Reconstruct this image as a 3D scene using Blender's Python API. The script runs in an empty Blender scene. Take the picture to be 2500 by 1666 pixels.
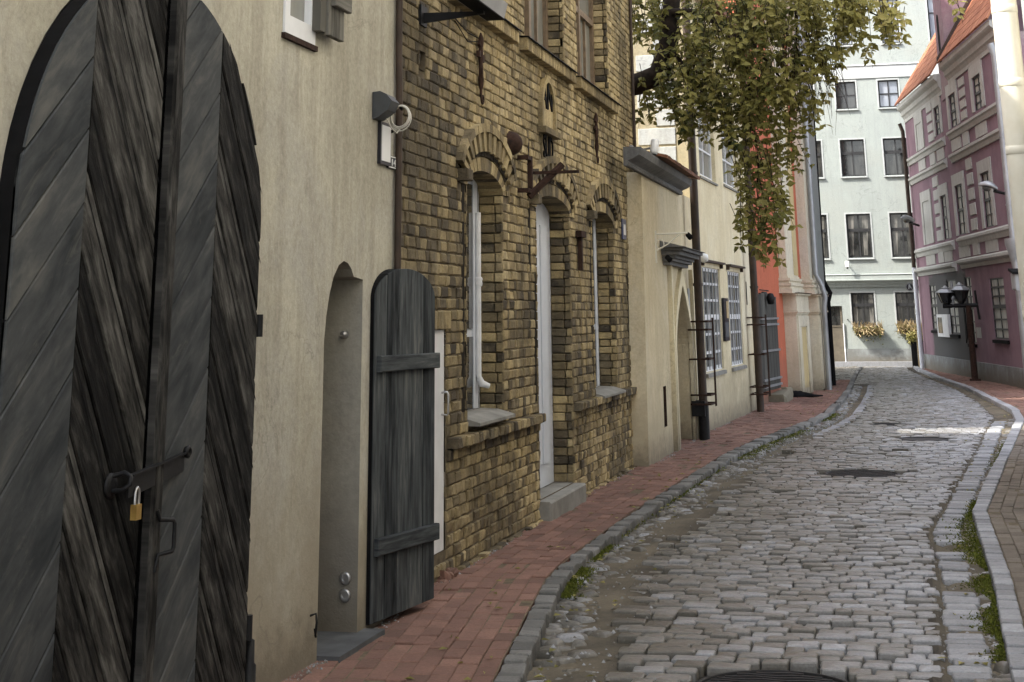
import bpy, math, random
from mathutils import Vector as V, Matrix
from mathutils.geometry import tessellate_polygon
random.seed(7)
rnd = random.random
def ru(a, b): return a + (b - a) * random.random()
SC = bpy.context.scene
COL = SC.collection

# ---------------------------------------------------------------- camera and survey
# Camera geometry recovered from the vanishing points of the photograph (a cropped, upward tilted phone picture).
EYE = V((0, 0, 1.65)); FPX = 3724.0; CX, CY = 1250.0, -345.0
PITCH, ROLL, YAW = math.radians(16.7), -0.011, math.radians(13.4351)
Fw = V((-math.sin(YAW) * math.cos(PITCH), math.cos(YAW) * math.cos(PITCH), math.sin(PITCH)))
_r = V((math.cos(YAW), math.sin(YAW), 0)); _u = _r.cross(Fw)
Rt = _r * math.cos(ROLL) + _u * math.sin(ROLL); Up = _u * math.cos(ROLL) - _r * math.sin(ROLL)
cam = bpy.data.cameras.new('camera'); camo = bpy.data.objects.new('camera', cam); COL.objects.link(camo)
cam.sensor_width = 36.0; cam.lens = FPX / 2500 * 36.0; cam.shift_y = -(833 - CY) / 2500
cam.clip_start = 0.05; cam.clip_end = 2000
m3 = Matrix((Rt, Up, -Fw)).transposed()
camo.matrix_world = Matrix.Translation(EYE) @ m3.to_4x4()
SC.camera = camo
# survey helpers: where a sight line of the photograph meets the ground or a wall of the street
def ray(px, py): return Fw + Rt * ((px - CX) / FPX) - Up * ((py - CY) / FPX)
def ong(px, py, z=0.0):
    d = ray(px, py); return EYE + d * ((z - EYE.z) / d.z)
def onx(px, py, x):
    d = ray(px, py); q = EYE + d * (x / d.x); return q.y, q.z
def ony(px, py, y):
    d = ray(px, py); q = EYE + d * (y / d.y); return q.x, q.z

class Fr:
    """A facade frame: u runs along the wall (left to right seen from the street), d out of it, z up."""
    def __init__(s, o, u, z0=0.0):
        s.o = V((o[0], o[1], z0)); s.u = V((u[0], u[1], 0)).normalized(); s.n = s.u.cross(V((0, 0, 1)))
    def pt(s, u, d, z): return s.o + s.u * u + s.n * d + V((0, 0, z))
    def on(s, px, py, d=0.0):
        r = ray(px, py); p0 = s.o + s.n * d
        q = EYE + r * ((p0 - EYE).dot(s.n) / r.dot(s.n)); return (q - s.o).dot(s.u), q.z - s.o.z
WF = Fr((0, 0), (1, 0)); WF.n = V((0, 1, 0))       # world frame: u=x, d=y

# ---------------------------------------------------------------- mesh builder
class MB:
    def __init__(s): s.v = []; s.f = []; s.m = []; s.t = []; s.uv = []; s.sm = []
    def face(s, pts, mi=0, t=0.5, uv=None, sm=False):
        n = len(s.v); s.v.extend([tuple(p) for p in pts]); s.f.append(tuple(range(n, n + len(pts))))
        s.m.append(mi); s.t.append(t); s.uv.append(uv); s.sm.append(sm)
    def idx(s, verts, faces, mi=0, t=0.5, sm=True):
        n = len(s.v); s.v.extend([tuple(p) for p in verts])
        for f in faces:
            s.f.append(tuple(n + i for i in f)); s.m.append(mi); s.t.append(t); s.uv.append(None); s.sm.append(sm)
    def hexa(s, p, mi=0, t=0.5, bev=0):
        s.idx(p, [(0, 1, 2, 3), (4, 5, 6, 7), (0, 1, 5, 4), (1, 2, 6, 5), (2, 3, 7, 6), (3, 0, 4, 7)], mi, t, False)
    def fbox(s, fr, u0, u1, d0, d1, z0, z1, mi=0, t=0.5):
        s.hexa([fr.pt(u0, d0, z0), fr.pt(u1, d0, z0), fr.pt(u1, d1, z0), fr.pt(u0, d1, z0),
                fr.pt(u0, d0, z1), fr.pt(u1, d0, z1), fr.pt(u1, d1, z1), fr.pt(u0, d1, z1)], mi, t)
    def brick(s, fr, u0, u1, d0, d1, z0, z1, bv=0.006, mi=0, t=0.5, j=0.0):
        """box with a bevelled, slightly uneven front (d1 side)"""
        dj = [d1 + ru(-j, j) for _ in range(4)]
        c = [(u0, z0), (u1, z0), (u1, z1), (u0, z1)]
        c = [(a + ru(-j, j) * .6, b + ru(-j, j) * .6) for a, b in c]
        cu = (u0 + u1) / 2; cz = (z0 + z1) / 2
        k = [(a + (bv if a < cu else -bv), b + (bv if b < cz else -bv)) for a, b in c]
        vs = [fr.pt(a, d0, b) for a, b in c] + [fr.pt(a, dj[i] - bv, b) for i, (a, b) in enumerate(c)] + [fr.pt(a, dj[i], b) for i, (a, b) in enumerate(k)]
        fs = [(8, 9, 10, 11)]
        for i in range(4):
            q = (i + 1) % 4; fs += [(i, q, 4 + q, 4 + i), (4 + i, 4 + q, 8 + q, 8 + i)]
        s.idx(vs, fs, mi, t, False)
    def prism(s, fr, poly, d0, d1, mi=0, t=0.5):
        """polygon in (u,z) extruded from d0 to d1"""
        n = len(poly); a = [fr.pt(u, d0, z) for u, z in poly]; b = [fr.pt(u, d1, z) for u, z in poly]
        s.idx(a + b, [tuple(range(n)), tuple(range(n, 2 * n))] + [(i, (i + 1) % n, n + (i + 1) % n, n + i) for i in range(n)], mi, t, False)
    def sweep(s, fr, prof, u0, u1, mi=0, t=0.5):
        """profile in (d,z) swept along u"""
        n = len(prof); a = [fr.pt(u0, d, z) for d, z in prof]; b = [fr.pt(u1, d, z) for d, z in prof]
        s.idx(a + b, [tuple(range(n)), tuple(range(n, 2 * n))] + [(i, (i + 1) % n, n + (i + 1) % n, n + i) for i in range(n)], mi, t, False)
    def tube(s, pts, r, n=8, mi=0, t=0.5, sm=True):
        pts = [V(p) for p in pts]; rs = r if isinstance(r, (list, tuple)) else [r] * len(pts)
        vs = []; prev = None
        for i, p in enumerate(pts):
            d = (pts[min(i + 1, len(pts) - 1)] - pts[max(i - 1, 0)]).normalized()
            if prev is None:
                a = d.orthogonal().normalized()
            else:
                a = (prev - d * prev.dot(d)).normalized()
            prev = a; b = d.cross(a)
            vs += [p + (a * math.cos(k * 2 * math.pi / n) + b * math.sin(k * 2 * math.pi / n)) * rs[i] for k in range(n)]
        fs = [(i * n + k, i * n + (k + 1) % n, (i + 1) * n + (k + 1) % n, (i + 1) * n + k) for i in range(len(pts) - 1) for k in range(n)]
        s.idx(vs, fs, mi, t, sm)
        s.idx(vs[:n], [tuple(range(n))], mi, t, False); s.idx(vs[-n:], [tuple(range(n))], mi, t, False)
    def lathe(s, c, prof, n=16, mi=0, t=0.5, axis=None, sm=True):
        c = V(c); ax = V(axis or (0, 0, 1)).normalized(); a = ax.orthogonal().normalized(); b = ax.cross(a)
        vs = [c + ax * z + (a * math.cos(k * 2 * math.pi / n) + b * math.sin(k * 2 * math.pi / n)) * r for r, z in prof for k in range(n)]
        fs = [(i * n + k, i * n + (k + 1) % n, (i + 1) * n + (k + 1) % n, (i + 1) * n + k) for i in range(len(prof) - 1) for k in range(n)]
        s.idx(vs, fs, mi, t, sm)
        s.idx(vs[:n], [tuple(range(n))], mi, t, False); s.idx(vs[-n:], [tuple(range(n))], mi, t, False)
    def sheet(s, fr, outer, holes, d, mi=0, t=0.5):
        """flat wall in the facade frame with holes cut in it"""
        loops = [[V((u, z, 0)) for u, z in outer]] + [[V((u, z, 0)) for u, z in h] for h in holes]
        flat = [p for l in loops for p in l]
        s.idx([fr.pt(p.x, d, p.y) for p in flat], tessellate_polygon(loops), mi, t, False)
    def reveal(s, fr, loop, d0, d1, mi=0, t=0.5):
        n = len(loop)
        for i in range(n):
            a = loop[i]; b = loop[(i + 1) % n]
            s.face([fr.pt(a[0], d0, a[1]), fr.pt(b[0], d0, b[1]), fr.pt(b[0], d1, b[1]), fr.pt(a[0], d1, a[1])], mi, t)
    def build(s, name, mats, parent=None):
        me = bpy.data.meshes.new(name); me.from_pydata(s.v, [], s.f); 
        mats = mats if isinstance(mats, (list, tuple)) else [mats]
        for q in mats: me.materials.append(q)
        me.polygons.foreach_set('material_index', s.m); me.polygons.foreach_set('use_smooth', s.sm)
        at = me.attributes.new('tint', 'FLOAT', 'FACE'); at.data.foreach_set('value', s.t)
        if any(u is not None for u in s.uv):
            uvl = me.uv_layers.new(name='UVMap'); flat = []
            for f, u in zip(s.f, s.uv):
                for i in range(len(f)): flat += list(u[i]) if u else [0.0, 0.0]
            uvl.data.foreach_set('uv', flat)
        me.update()
        o = bpy.data.objects.new(name, me); COL.objects.link(o)
        if parent is not None: adopt(o, parent)
        return o
def world_loc(o):
    q = V((0, 0, 0))
    while o is not None: q = q + o.location; o = o.parent
    return q
def adopt(o, parent):
    o.parent = parent; o.matrix_parent_inverse = Matrix.Translation(-world_loc(parent)) if parent.type == 'EMPTY' else Matrix.Identity(4)
def thing(name, loc, label, cat, group=None):
    o = bpy.data.objects.new(name, None); o.empty_display_size = .2; COL.objects.link(o); o.location = loc
    o['label'] = label; o['category'] = cat
    if group: o['group'] = group
    return o
def tag(o, label, cat, group=None):
    o['label'] = label; o['category'] = cat
    if group: o['group'] = group
    return o
def struct(o, kind='structure'): o['kind'] = kind; return o
def text(parent, s, fr, u, d, z, size, m, name='lettering', sx=1.0, ext=.003, align='CENTER'):
    c = bpy.data.curves.new(name, 'FONT'); c.body = s; c.size = size; c.extrude = ext; c.align_x = align; c.align_y = 'CENTER'; c.materials.append(m)
    o = bpy.data.objects.new(name, c); COL.objects.link(o)
    mm = Matrix((fr.u, V((0, 0, 1)), fr.n)).transposed().to_4x4()
    w = Matrix.Translation(fr.pt(u, d, z)) @ mm @ Matrix.Diagonal((sx, 1, 1, 1))
    me = bpy.data.meshes.new_from_object(o.evaluated_get(bpy.context.evaluated_depsgraph_get())); me.transform(w); bpy.data.objects.remove(o)
    o = bpy.data.objects.new(name, me); COL.objects.link(o); adopt(o, parent); return o
# outlines in (u,z)
def rect(u0, u1, z0, z1): return [(u0, z0), (u1, z0), (u1, z1), (u0, z1)]
def arch(u0, u1, z0, zs, rise, n=14):
    c = (u0 + u1) / 2; h = (u1 - u0) / 2
    return [(u0, z0), (u1, z0)] + [(c + h * math.cos(math.pi * k / n), zs + rise * math.sin(math.pi * k / n)) for k in range(n + 1)]
def pointed(u0, u1, z0, zs, top, n=8):
    c = (u0 + u1) / 2; h = (u1 - u0) / 2; R = [(u1, zs)]
    for k in range(1, n + 1):
        a = k / n; R.append((c + h * (1 - a ** 1.7), zs + (top - zs) * a))
    L = [(2 * c - u, z) for u, z in R[:-1]][::-1]
    return [(u0, z0), (u1, z0)] + R + L
def clip(poly, nx, nz, c):
    """keep the part of a convex polygon with nx*u+nz*z<=c"""
    out = []
    for i in range(len(poly)):
        a = poly[i]; b = poly[(i + 1) % len(poly)]
        da = nx * a[0] + nz * a[1] - c; db = nx * b[0] + nz * b[1] - c
        if da <= 0: out.append(a)
        if (da < 0 < db) or (db < 0 < da):
            k = da / (da - db); out.append((a[0] + (b[0] - a[0]) * k, a[1] + (b[1] - a[1]) * k))
    return out
def inset(poly, b):
    n = len(poly); A = sum(poly[i][0] * poly[(i + 1) % n][1] - poly[(i + 1) % n][0] * poly[i][1] for i in range(n))
    sg = 1 if A > 0 else -1; ln = []
    for i in range(n):
        p, q = poly[i], poly[(i + 1) % n]; dx, dz = q[0] - p[0], q[1] - p[1]; l = math.hypot(dx, dz)
        if l < 1e-6: continue
        nx, nz = dz / l * sg, -dx / l * sg; ln.append((nx, nz, nx * p[0] + nz * p[1] - b))
    r = poly
    for q in ln:
        r = clip(r, *q)
        if len(r) < 3: return None
    return r
def board(mb, fr, poly, dirv, d0, d1, bv=.004, t=.5, mi=0):
    """one plank: polygon face with chamfered rim, uv running along the grain"""
    if len(poly) < 3: return
    ox, oz = ru(0, 40), ru(0, 40); ux, uz = dirv
    def uvof(p): return (p[0] * ux + p[1] * uz + ox, -p[0] * uz + p[1] * ux + oz)
    k = inset(poly, bv)
    if not k: return
    mb.face([fr.pt(u, d1, z) for u, z in k], mi, t, [uvof(p) for p in k])
    n = len(poly)
    if len(k) == n:
        for i in range(n):
            q = (i + 1) % n
            mb.face([fr.pt(poly[i][0], d1 - bv, poly[i][1]), fr.pt(poly[q][0], d1 - bv, poly[q][1]), fr.pt(k[q][0], d1, k[q][1]), fr.pt(k[i][0], d1, k[i][1])], mi, t,
                    [uvof(poly[i]), uvof(poly[q]), uvof(k[q]), uvof(k[i])])
        for i in range(n):
            q = (i + 1) % n
            mb.face([fr.pt(poly[i][0], d0, poly[i][1]), fr.pt(poly[q][0], d0, poly[q][1]), fr.pt(poly[q][0], d1 - bv, poly[q][1]), fr.pt(poly[i][0], d1 - bv, poly[i][1])], mi, t,
                    [uvof(poly[i]), uvof(poly[q]), uvof(poly[q]), uvof(poly[i])])
    else:
        for i in range(len(k)):
            q = (i + 1) % len(k)
            mb.face([fr.pt(k[i][0], d0, k[i][1]), fr.pt(k[q][0], d0, k[q][1]), fr.pt(k[q][0], d1, k[q][1]), fr.pt(k[i][0], d1, k[i][1])], mi, t)

# ---------------------------------------------------------------- materials
class NT:
    def __init__(s, name):
        s.m = bpy.data.materials.new(name); s.m.use_nodes = True; s.t = s.m.node_tree
        s.b = s.t.nodes['Principled BSDF']; s.out = s.t.nodes['Material Output']
    def n(s, ty, **kw):
        q = s.t.nodes.new(ty)
        for k, v in kw.items(): setattr(q, k, v)
        return q
    def set(s, sock, v):
        if isinstance(v, bpy.types.NodeSocket): s.t.links.new(v, sock)
        elif isinstance(v, (tuple, list)) and len(v) == 3 and sock.type == 'RGBA': sock.default_value = (*v, 1)
        else: sock.default_value = v
    def obj(s): return s.n('ShaderNodeTexCoord').outputs['Object']
    def uv(s): return s.n('ShaderNodeTexCoord').outputs['UV']
    def map(s, vec, sc, loc=(0, 0, 0)):
        q = s.n('ShaderNodeMapping'); s.set(q.inputs['Vector'], vec); q.inputs['Scale'].default_value = sc; q.inputs['Location'].default_value = loc; return q.outputs[0]
    def noise(s, vec, sc, det=5, ro=.6, dist=0.0):
        q = s.n('ShaderNodeTexNoise'); s.set(q.inputs['Vector'], vec); q.inputs['Scale'].default_value = sc; q.inputs['Detail'].default_value = det
        q.inputs['Roughness'].default_value = ro; q.inputs['Distortion'].default_value = dist; return q.outputs['Fac']
    def ramp(s, fac, stops, interp='LINEAR'):
        q = s.n('ShaderNodeValToRGB'); s.set(q.inputs[0], fac); e = q.color_ramp; e.interpolation = interp
        while len(e.elements) < len(stops): e.elements.new(.5)
        for el, (p, c) in zip(e.elements, stops):
            el.position = p; el.color = (c, c, c, 1) if isinstance(c, (int, float)) else (*c, 1)
        return q.outputs[0]
    def mix(s, f, a, b, mode='MIX'):
        q = s.n('ShaderNodeMix', data_type='RGBA', blend_type=mode); s.set(q.inputs[0], f); s.set(q.inputs[6], a); s.set(q.inputs[7], b); return q.outputs[2]
    def math(s, op, a, b=0.0, clampv=False):
        q = s.n('ShaderNodeMath', operation=op); q.use_clamp = clampv; s.set(q.inputs[0], a); s.set(q.inputs[1], b); return q.outputs[0]
    def sep(s, vec):
        q = s.n('ShaderNodeSeparateXYZ'); s.set(q.inputs[0], vec); return q.outputs
    def tint(s):
        q = s.n('ShaderNodeAttribute'); q.attribute_name = 'tint'; return q.outputs['Fac']
    def bump(s, h, st=.3, dist=.01):
        q = s.n('ShaderNodeBump'); s.set(q.inputs['Height'], h); q.inputs['Strength'].default_value = st; q.inputs['Distance'].default_value = dist
        s.set(s.b.inputs['Normal'], q.outputs[0])
    def fin(s, col, rough=.85, spec=.3, metal=0.0):
        s.set(s.b.inputs['Base Color'], col); s.set(s.b.inputs['Roughness'], rough); s.b.inputs['Specular IOR Level'].default_value = spec; s.b.inputs['Metallic'].default_value = metal
        return s.m
def plain(name, c, c2=None, rough=.7, sc=8, spec=.3, metal=0.0, bmp=.15, bsc=60):
    q = NT(name); o = q.obj(); c2 = c2 or tuple(x * .7 for x in c)
    col = q.ramp(q.noise(o, sc), [(.3, c2), (.7, c)]); q.bump(q.noise(o, bsc, 4), bmp, .005)
    return q.fin(col, rough, spec, metal)
def plaster(name, a, b, stain, streak, low=None, rough=.9, bmp=.35, sc=1.0, lowz=1.1):
    """old limewashed render: cloudy tone, vertical run-off streaks, patches, hairline unevenness; optional damp foot"""
    q = NT(name); o = q.obj()
    col = q.ramp(q.noise(o, 1.1 * sc, 8, .62), [(.40, b), (.59, a)])
    st = q.noise(q.map(o, (9 * sc, 9 * sc, .55 * sc)), 1.0, 6, .65)
    col = q.mix(q.ramp(st, [(.47, 0.0), (.66, .65)]), col, streak)
    pt = q.noise(o, .55 * sc, 7, .7, .6)
    col = q.mix(q.ramp(pt, [(.48, 0.0), (.60, .7)]), col, stain)
    cr = q.noise(q.map(o, (4 * sc, 4 * sc, 1.7 * sc)), 1.0, 10, .72, 1.5); col = q.mix(q.ramp(cr, [(.51, 0.0), (.63, .55)]), col, streak)
    fine = q.noise(o, 34, 4, .7); col = q.mix(.3, col, q.ramp(fine, [(.3, tuple(x * .6 for x in b)), (.7, tuple(min(1, x * 1.15) for x in a))]))
    if low:
        z = q.sep(o)[2]; zz = q.math('ADD', z, q.math('MULTIPLY', q.math('SUBTRACT', q.noise(o, 2.2, 6, .7), .5), 1.6))
        col = q.mix(q.ramp(q.math('DIVIDE', zz, lowz), [(.25, .85), (.95, 0.0)]), col, low)
    # hairline cracks inside a few weak patches, and grit splashed up from the pavement
    ck = q.math('ABSOLUTE', q.math('SUBTRACT', q.noise(o, 1.25 * sc, 6, .6, .8), .5)); ck = q.math('MULTIPLY', q.ramp(ck, [(0, .42), (.010, 0.0)]), q.ramp(q.noise(o, .5, 3, .5), [(.50, 0.0), (.58, 1.0)]))
    col = q.mix(ck, col, tuple(x * .42 for x in b))
    zb = q.math('ADD', q.sep(o)[2], q.math('MULTIPLY', q.math('SUBTRACT', q.noise(o, 7, 6, .75), .5), .55)); col = q.mix(q.ramp(zb, [(.02, .75), (.30, 0.0)]), col, (.13, .112, .085))
    h = q.math('ADD', q.noise(o, 5, 5, .6), q.math('MULTIPLY', q.noise(o, 70, 3, .6), .35))
    q.bump(h, bmp, .02)
    return q.fin(col, rough, .2)
def bricks(name, stops, dark, rough=.9, soot=None):
    q = NT(name); o = q.obj(); t = q.tint()
    col = q.ramp(t, stops)
    col = q.mix(q.ramp(q.noise(o, 9, 6, .7), [(.45, 0.0), (.75, .55)]), col, dark)
    col = q.mix(.5, col, q.ramp(q.noise(o, 70, 4, .7), [(.3, .35), (.7, 1.15)]), 'MULTIPLY')
    if soot:
        col = q.mix(q.ramp(q.noise(o, 3.2, 7, .75), [(.50, 0.0), (.64, .5)]), col, (.33, .275, .175))
        col = q.mix(q.ramp(q.noise(q.map(o, (1, 1, .7)), .95, 8, .7, .5), [(.47, 0.0), (.60, .72)]), col, dark)
        col = q.mix(soot(q, o), col, dark)
    q.bump(q.math('ADD', q.noise(o, 45, 5, .7), q.noise(o, 16, 3)), .6 if soot else .4, .014 if soot else .007)
    return q.fin(col, rough, .25)
def wood(name, stops, along=2.2, across=38, worn=None, rough=.75, bmp=.5):
    q = NT(name); u = q.uv(); t = q.tint()
    g = q.noise(q.map(u, (along, across, 1)), 1.0, 7, .65, .4)
    g2 = q.noise(q.map(u, (along * .5, across * .25, 1), (3, 7, 0)), 1.0, 4, .6, .3)
    f = q.math('ADD', q.math('MULTIPLY', g, .62), q.math('MULTIPLY', g2, .38))
    f = q.math('ADD', f, q.math('MULTIPLY', q.math('SUBTRACT', t, .5), .32))
    col = q.ramp(f, stops)
    if worn:
        w = q.noise(q.map(u, (3.0, 9, 1), (9, 2, 0)), 1.0, 6, .75, .8)
        col = q.mix(q.ramp(w, [(.56, 0.0), (.72, .7)]), col, worn)
    q.bump(g, bmp, .006)
    return q.fin(col, rough, .12)
M = {}
M['plaster'] = plaster('plaster_beige', (.48, .455, .368), (.345, .324, .256), (.36, .352, .325), (.25, .228, .175), (.27, .24, .18))
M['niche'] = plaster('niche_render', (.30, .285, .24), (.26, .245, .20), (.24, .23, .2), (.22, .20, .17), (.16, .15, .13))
M['annex'] = plaster('yellow_limewash', (.64, .555, .375), (.50, .425, .28), (.60, .54, .41), (.43, .36, .24), (.38, .33, .23))
M['tall'] = plaster('pale_yellow_render', (.72, .645, .45), (.60, .52, .34), (.72, .68, .55), (.52, .44, .29), (.34, .30, .21), lowz=1.3)
M['red'] = plaster('salmon_render', (.52, .155, .09), (.46, .135, .075), (.48, .165, .10), (.40, .13, .075), (.32, .12, .08))
M['cream'] = plaster('church_stone_cream', (.70, .65, .52), (.60, .55, .42), (.54, .51, .44), (.46, .41, .30), (.42, .37, .27))
M['ochre'] = plaster('church_ochre', (.58, .47, .25), (.52, .41, .21), (.5, .42, .26), (.45, .36, .19))
M['whitewall'] = plaster('white_render', (.33, .364, .348), (.30, .332, .317), (.322, .34, .315), (.265, .285, .28))
M['stonegrey'] = plaster('grey_moulding', (.17, .17, .165), (.12, .12, .12), (.2, .2, .19), (.08, .08, .08))
M['quoin'] = plaster('grey_quoin', (.40, .42, .42), (.33, .35, .36), (.5, .5, .47), (.28, .28, .27))
M['trimwhite'] = plaster('white_trim', (.47, .47, .445), (.40, .40, .375), (.37, .37, .345), (.30, .29, .26))
M['plinth'] = plaster('grey_plinth', (.26, .28, .28), (.21, .225, .23), (.19, .2, .2), (.16, .165, .16), (.15, .15, .14), lowz=.5)
M['concrete'] = plain('concrete', (.27, .265, .24), (.16, .155, .14), .9, 5)
M['darkslab'] = plain('dark_slab', (.10, .105, .11), (.05, .052, .055), .75, 6, bmp=.3)
M['iron'] = plain('black_iron', (.014, .014, .015), (.007, .007, .007), .55, 20, .2)
M['rust'] = plain('rusty_iron', (.055, .030, .021), (.02, .013, .011), .85, 25, .15, bmp=.4)
M['rustpipe'] = plain('brown_pipe_paint', (.055, .034, .022), (.026, .018, .013), .6, 7, .35)
M['zinc'] = plain('zinc', (.36, .37, .38), (.26, .27, .28), .45, 4, .5, .5)
M['white'] = plain('white_paint', (.72, .73, .74), (.60, .61, .62), .45, 5, .4, bmp=.05)
M['bluewhite'] = plain('cool_white_paint', (.60, .63, .68), (.52, .55, .6), .5, 5, .4, bmp=.05)
M['offwhite'] = plain('cream_pipe_paint', (.66, .64, .55), (.58, .55, .45), .5, 3, .35, bmp=.05)
M['brownframe'] = plain('brown_window_paint', (.20, .14, .085), (.11, .08, .05), .6, 12, .35)
M['darkframe'] = plain('dark_window_paint', (.035, .036, .038), (.02, .02, .022), .5, 12, .35)
M['mortar'] = plain('mortar', (.17, .14, .095), (.075, .062, .045), .95, 14, .1, bmp=.5)
M['gapshade'] = plain('painted_recess_shade', (.03, .025, .018), (.012, .01, .008), .95, 14, .1, bmp=.5)  # near-black colour standing in for the shade inside brick recesses
M['tile'] = bricks('clay_tiles', [(0, (.26, .10, .055)), (.5, (.36, .145, .08)), (1, (.44, .20, .11))], (.18, .08, .05))
M['oldtile'] = bricks('old_clay_tiles', [(0, (.14, .07, .045)), (1, (.25, .11, .06))], (.07, .05, .04))
def soot_a(q, o):
    # old soot at the near, upper corner of the brick house and on the foot of the wall
    s = q.sep(o); y = q.math('ADD', s[1], q.math('MULTIPLY', q.math('SUBTRACT', q.noise(o, 1.6, 6, .7), .5), 3.2))
    return q.ramp(q.math('SUBTRACT', q.math('MULTIPLY', y, .1), .9), [(.02, .62), (.34, 0.0)])
M['brick'] = bricks('yellow_brick', [(0, (.05, .042, .032)), (.14, (.11, .089, .057)), (.34, (.215, .168, .092)), (.62, (.345, .268, .138)), (.86, (.47, .37, .19)), (1, (.58, .47, .265))], (.06, .05, .035), soot=soot_a)
M['paver'] = bricks('red_paver', [(0, (.13, .078, .062)), (.5, (.20, .112, .088)), (1, (.27, .155, .12))], (.12, .08, .062))
M['brownpaver'] = bricks('brown_paver', [(0, (.13, .11, .09)), (.5, (.175, .148, .12)), (1, (.22, .19, .155))], (.09, .078, .064))
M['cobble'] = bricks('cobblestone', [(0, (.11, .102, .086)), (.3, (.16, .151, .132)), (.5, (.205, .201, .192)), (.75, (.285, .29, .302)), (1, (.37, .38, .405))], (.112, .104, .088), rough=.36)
M['kerb'] = bricks('granite_kerb', [(0, (.11, .11, .105)), (.5, (.17, .168, .16)), (1, (.24, .235, .225))], (.09, .085, .07), rough=.75)
M['lightkerb'] = bricks('pale_granite', [(0, (.20, .206, .218)), (.5, (.285, .293, .312)), (1, (.38, .39, .412))], (.15, .148, .138), rough=.55)
q = NT('road_dirt'); o = q.obj()
c = q.mix(q.tint(), q.ramp(q.noise(o, 2, 6), [(.3, (.030, .027, .023)), (.7, (.060, .053, .044))]), q.ramp(q.noise(o, 1.6, 7, .65), [(.36, (.085, .075, .06)), (.62, (.165, .142, .105))]))
c = q.mix(.5, c, q.ramp(q.noise(o, 40, 5, .75), [(.3, .45), (.7, 1.2)]), 'MULTIPLY'); q.bump(q.noise(o, 60, 5, .7), .6, .01); M['dirt'] = q.fin(c, .95, .15)
q = NT('earth'); o = q.obj(); M['earth'] = q.fin(q.ramp(q.noise(o, .2, 6), [(.3, (.1, .09, .07)), (.7, (.17, .15, .12))]), .95, .1)
M['gatelight'] = wood('gate_boards_grey', [(.28, (.010, .0115, .013)), (.43, (.032, .036, .039)), (.56, (.056, .060, .062)), (.74, (.12, .119, .11))], 3.4, 11, (.10, .098, .088), rough=.7, bmp=.35)
M['gatedark'] = wood('gate_boards_weathered', [(.37, (.003, .003, .003)), (.46, (.014, .0135, .0125)), (.56, (.044, .0425, .039)), (.69, (.115, .112, .103))], 5.5, 30, rough=.75, bmp=.8)
M['doorwood'] = wood('grey_stained_door', [(.34, (.006, .007, .008)), (.45, (.030, .034, .037)), (.57, (.068, .075, .077)), (.72, (.16, .162, .152))], 2.6, 26, rough=.7)
M['shutwood'] = wood('old_shutter_wood', [(.28, (.03, .028, .024)), (.5, (.11, .105, .09)), (.75, (.25, .24, .21))], 2, 30)
M['boardwood'] = wood('grey_boards', [(.28, (.03, .03, .028)), (.5, (.085, .085, .078)), (.75, (.17, .165, .145))], 1.5, 25)
def glass(name, a, b, rough=.06, sc=1.5):
    q = NT(name); o = q.obj(); c = q.ramp(q.noise(q.map(o, (3, 3, .8)), sc, 4, .6), [(.4, a), (.62, b)])
    return q.fin(c, rough, .6)
M['glassdark'] = glass('dark_window_glass', (.012, .013, .014), (.05, .05, .048))
M['glasscurtain'] = glass('curtained_window_glass', (.05, .05, .046), (.22, .21, .19), .12)
M['glassbright'] = glass('net_curtain_glass', (.20, .20, .185), (.42, .42, .38), .45, 2.2)
M['glasssky'] = glass('bright_window_glass', (.20, .22, .26), (.30, .32, .36), .08)
M['glassgrey'] = glass('dusty_window_glass', (.16, .16, .14), (.27, .27, .24), .25, .8)
q = NT('leaves'); t = q.tint(); o = q.obj()
c = q.ramp(t, [(0, (.03, .042, .012)), (.25, (.085, .090, .022)), (.5, (.175, .16, .04)), (.75, (.255, .235, .07)), (1, (.35, .305, .12))])
q.set(q.b.inputs['Base Color'], c); q.b.inputs['Roughness'].default_value = .6; q.b.inputs['Specular IOR Level'].default_value = .25
tr = q.n('ShaderNodeBsdfTranslucent'); q.set(tr.inputs[0], c); mx = q.n('ShaderNodeMixShader'); mx.inputs[0].default_value = .3
q.t.links.new(q.b.outputs[0], mx.inputs[1]); q.t.links.new(tr.outputs[0], mx.inputs[2]); q.t.links.new(mx.outputs[0], q.out.inputs[0]); M['leaf'] = q.m
q = NT('moss'); o = q.obj(); M['moss'] = q.fin(q.mix(q.tint(), (.035, .05, .008), (.13, .14, .025)), .95, .1)
M['bark'] = plain('bark', (.04, .031, .024), (.012, .010, .009), .95, 9, .1, bmp=.8, bsc=25)
M['straw'] = plain('dry_flowers', (.48, .38, .23), (.30, .22, .11), .9, 20)
M['brass'] = plain('brass', (.55, .36, .10), (.36, .22, .06), .4, 20, .5, .6)
M['steel'] = plain('steel', (.5, .5, .5), (.35, .35, .35), .3, 10, .5, .8)
M['surround'] = plain('pale_surround', (.43, .45, .45), (.36, .38, .38), .8, 5)
M['black'] = plain('matt_black', (.008, .008, .009), (.004, .004, .004), .8, 10, .1)
M['ink'] = plain('black_enamel', (.02, .02, .025), (.015, .015, .018), .4, 10, bmp=0)
M['signwhite'] = plain('white_enamel', (.74, .75, .74), (.66, .67, .66), .35, 3, .45, bmp=0)
M['bluesign'] = plain('blue_enamel', (.03, .05, .13), (.02, .035, .1), .35, 3, .45, bmp=0)

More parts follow.
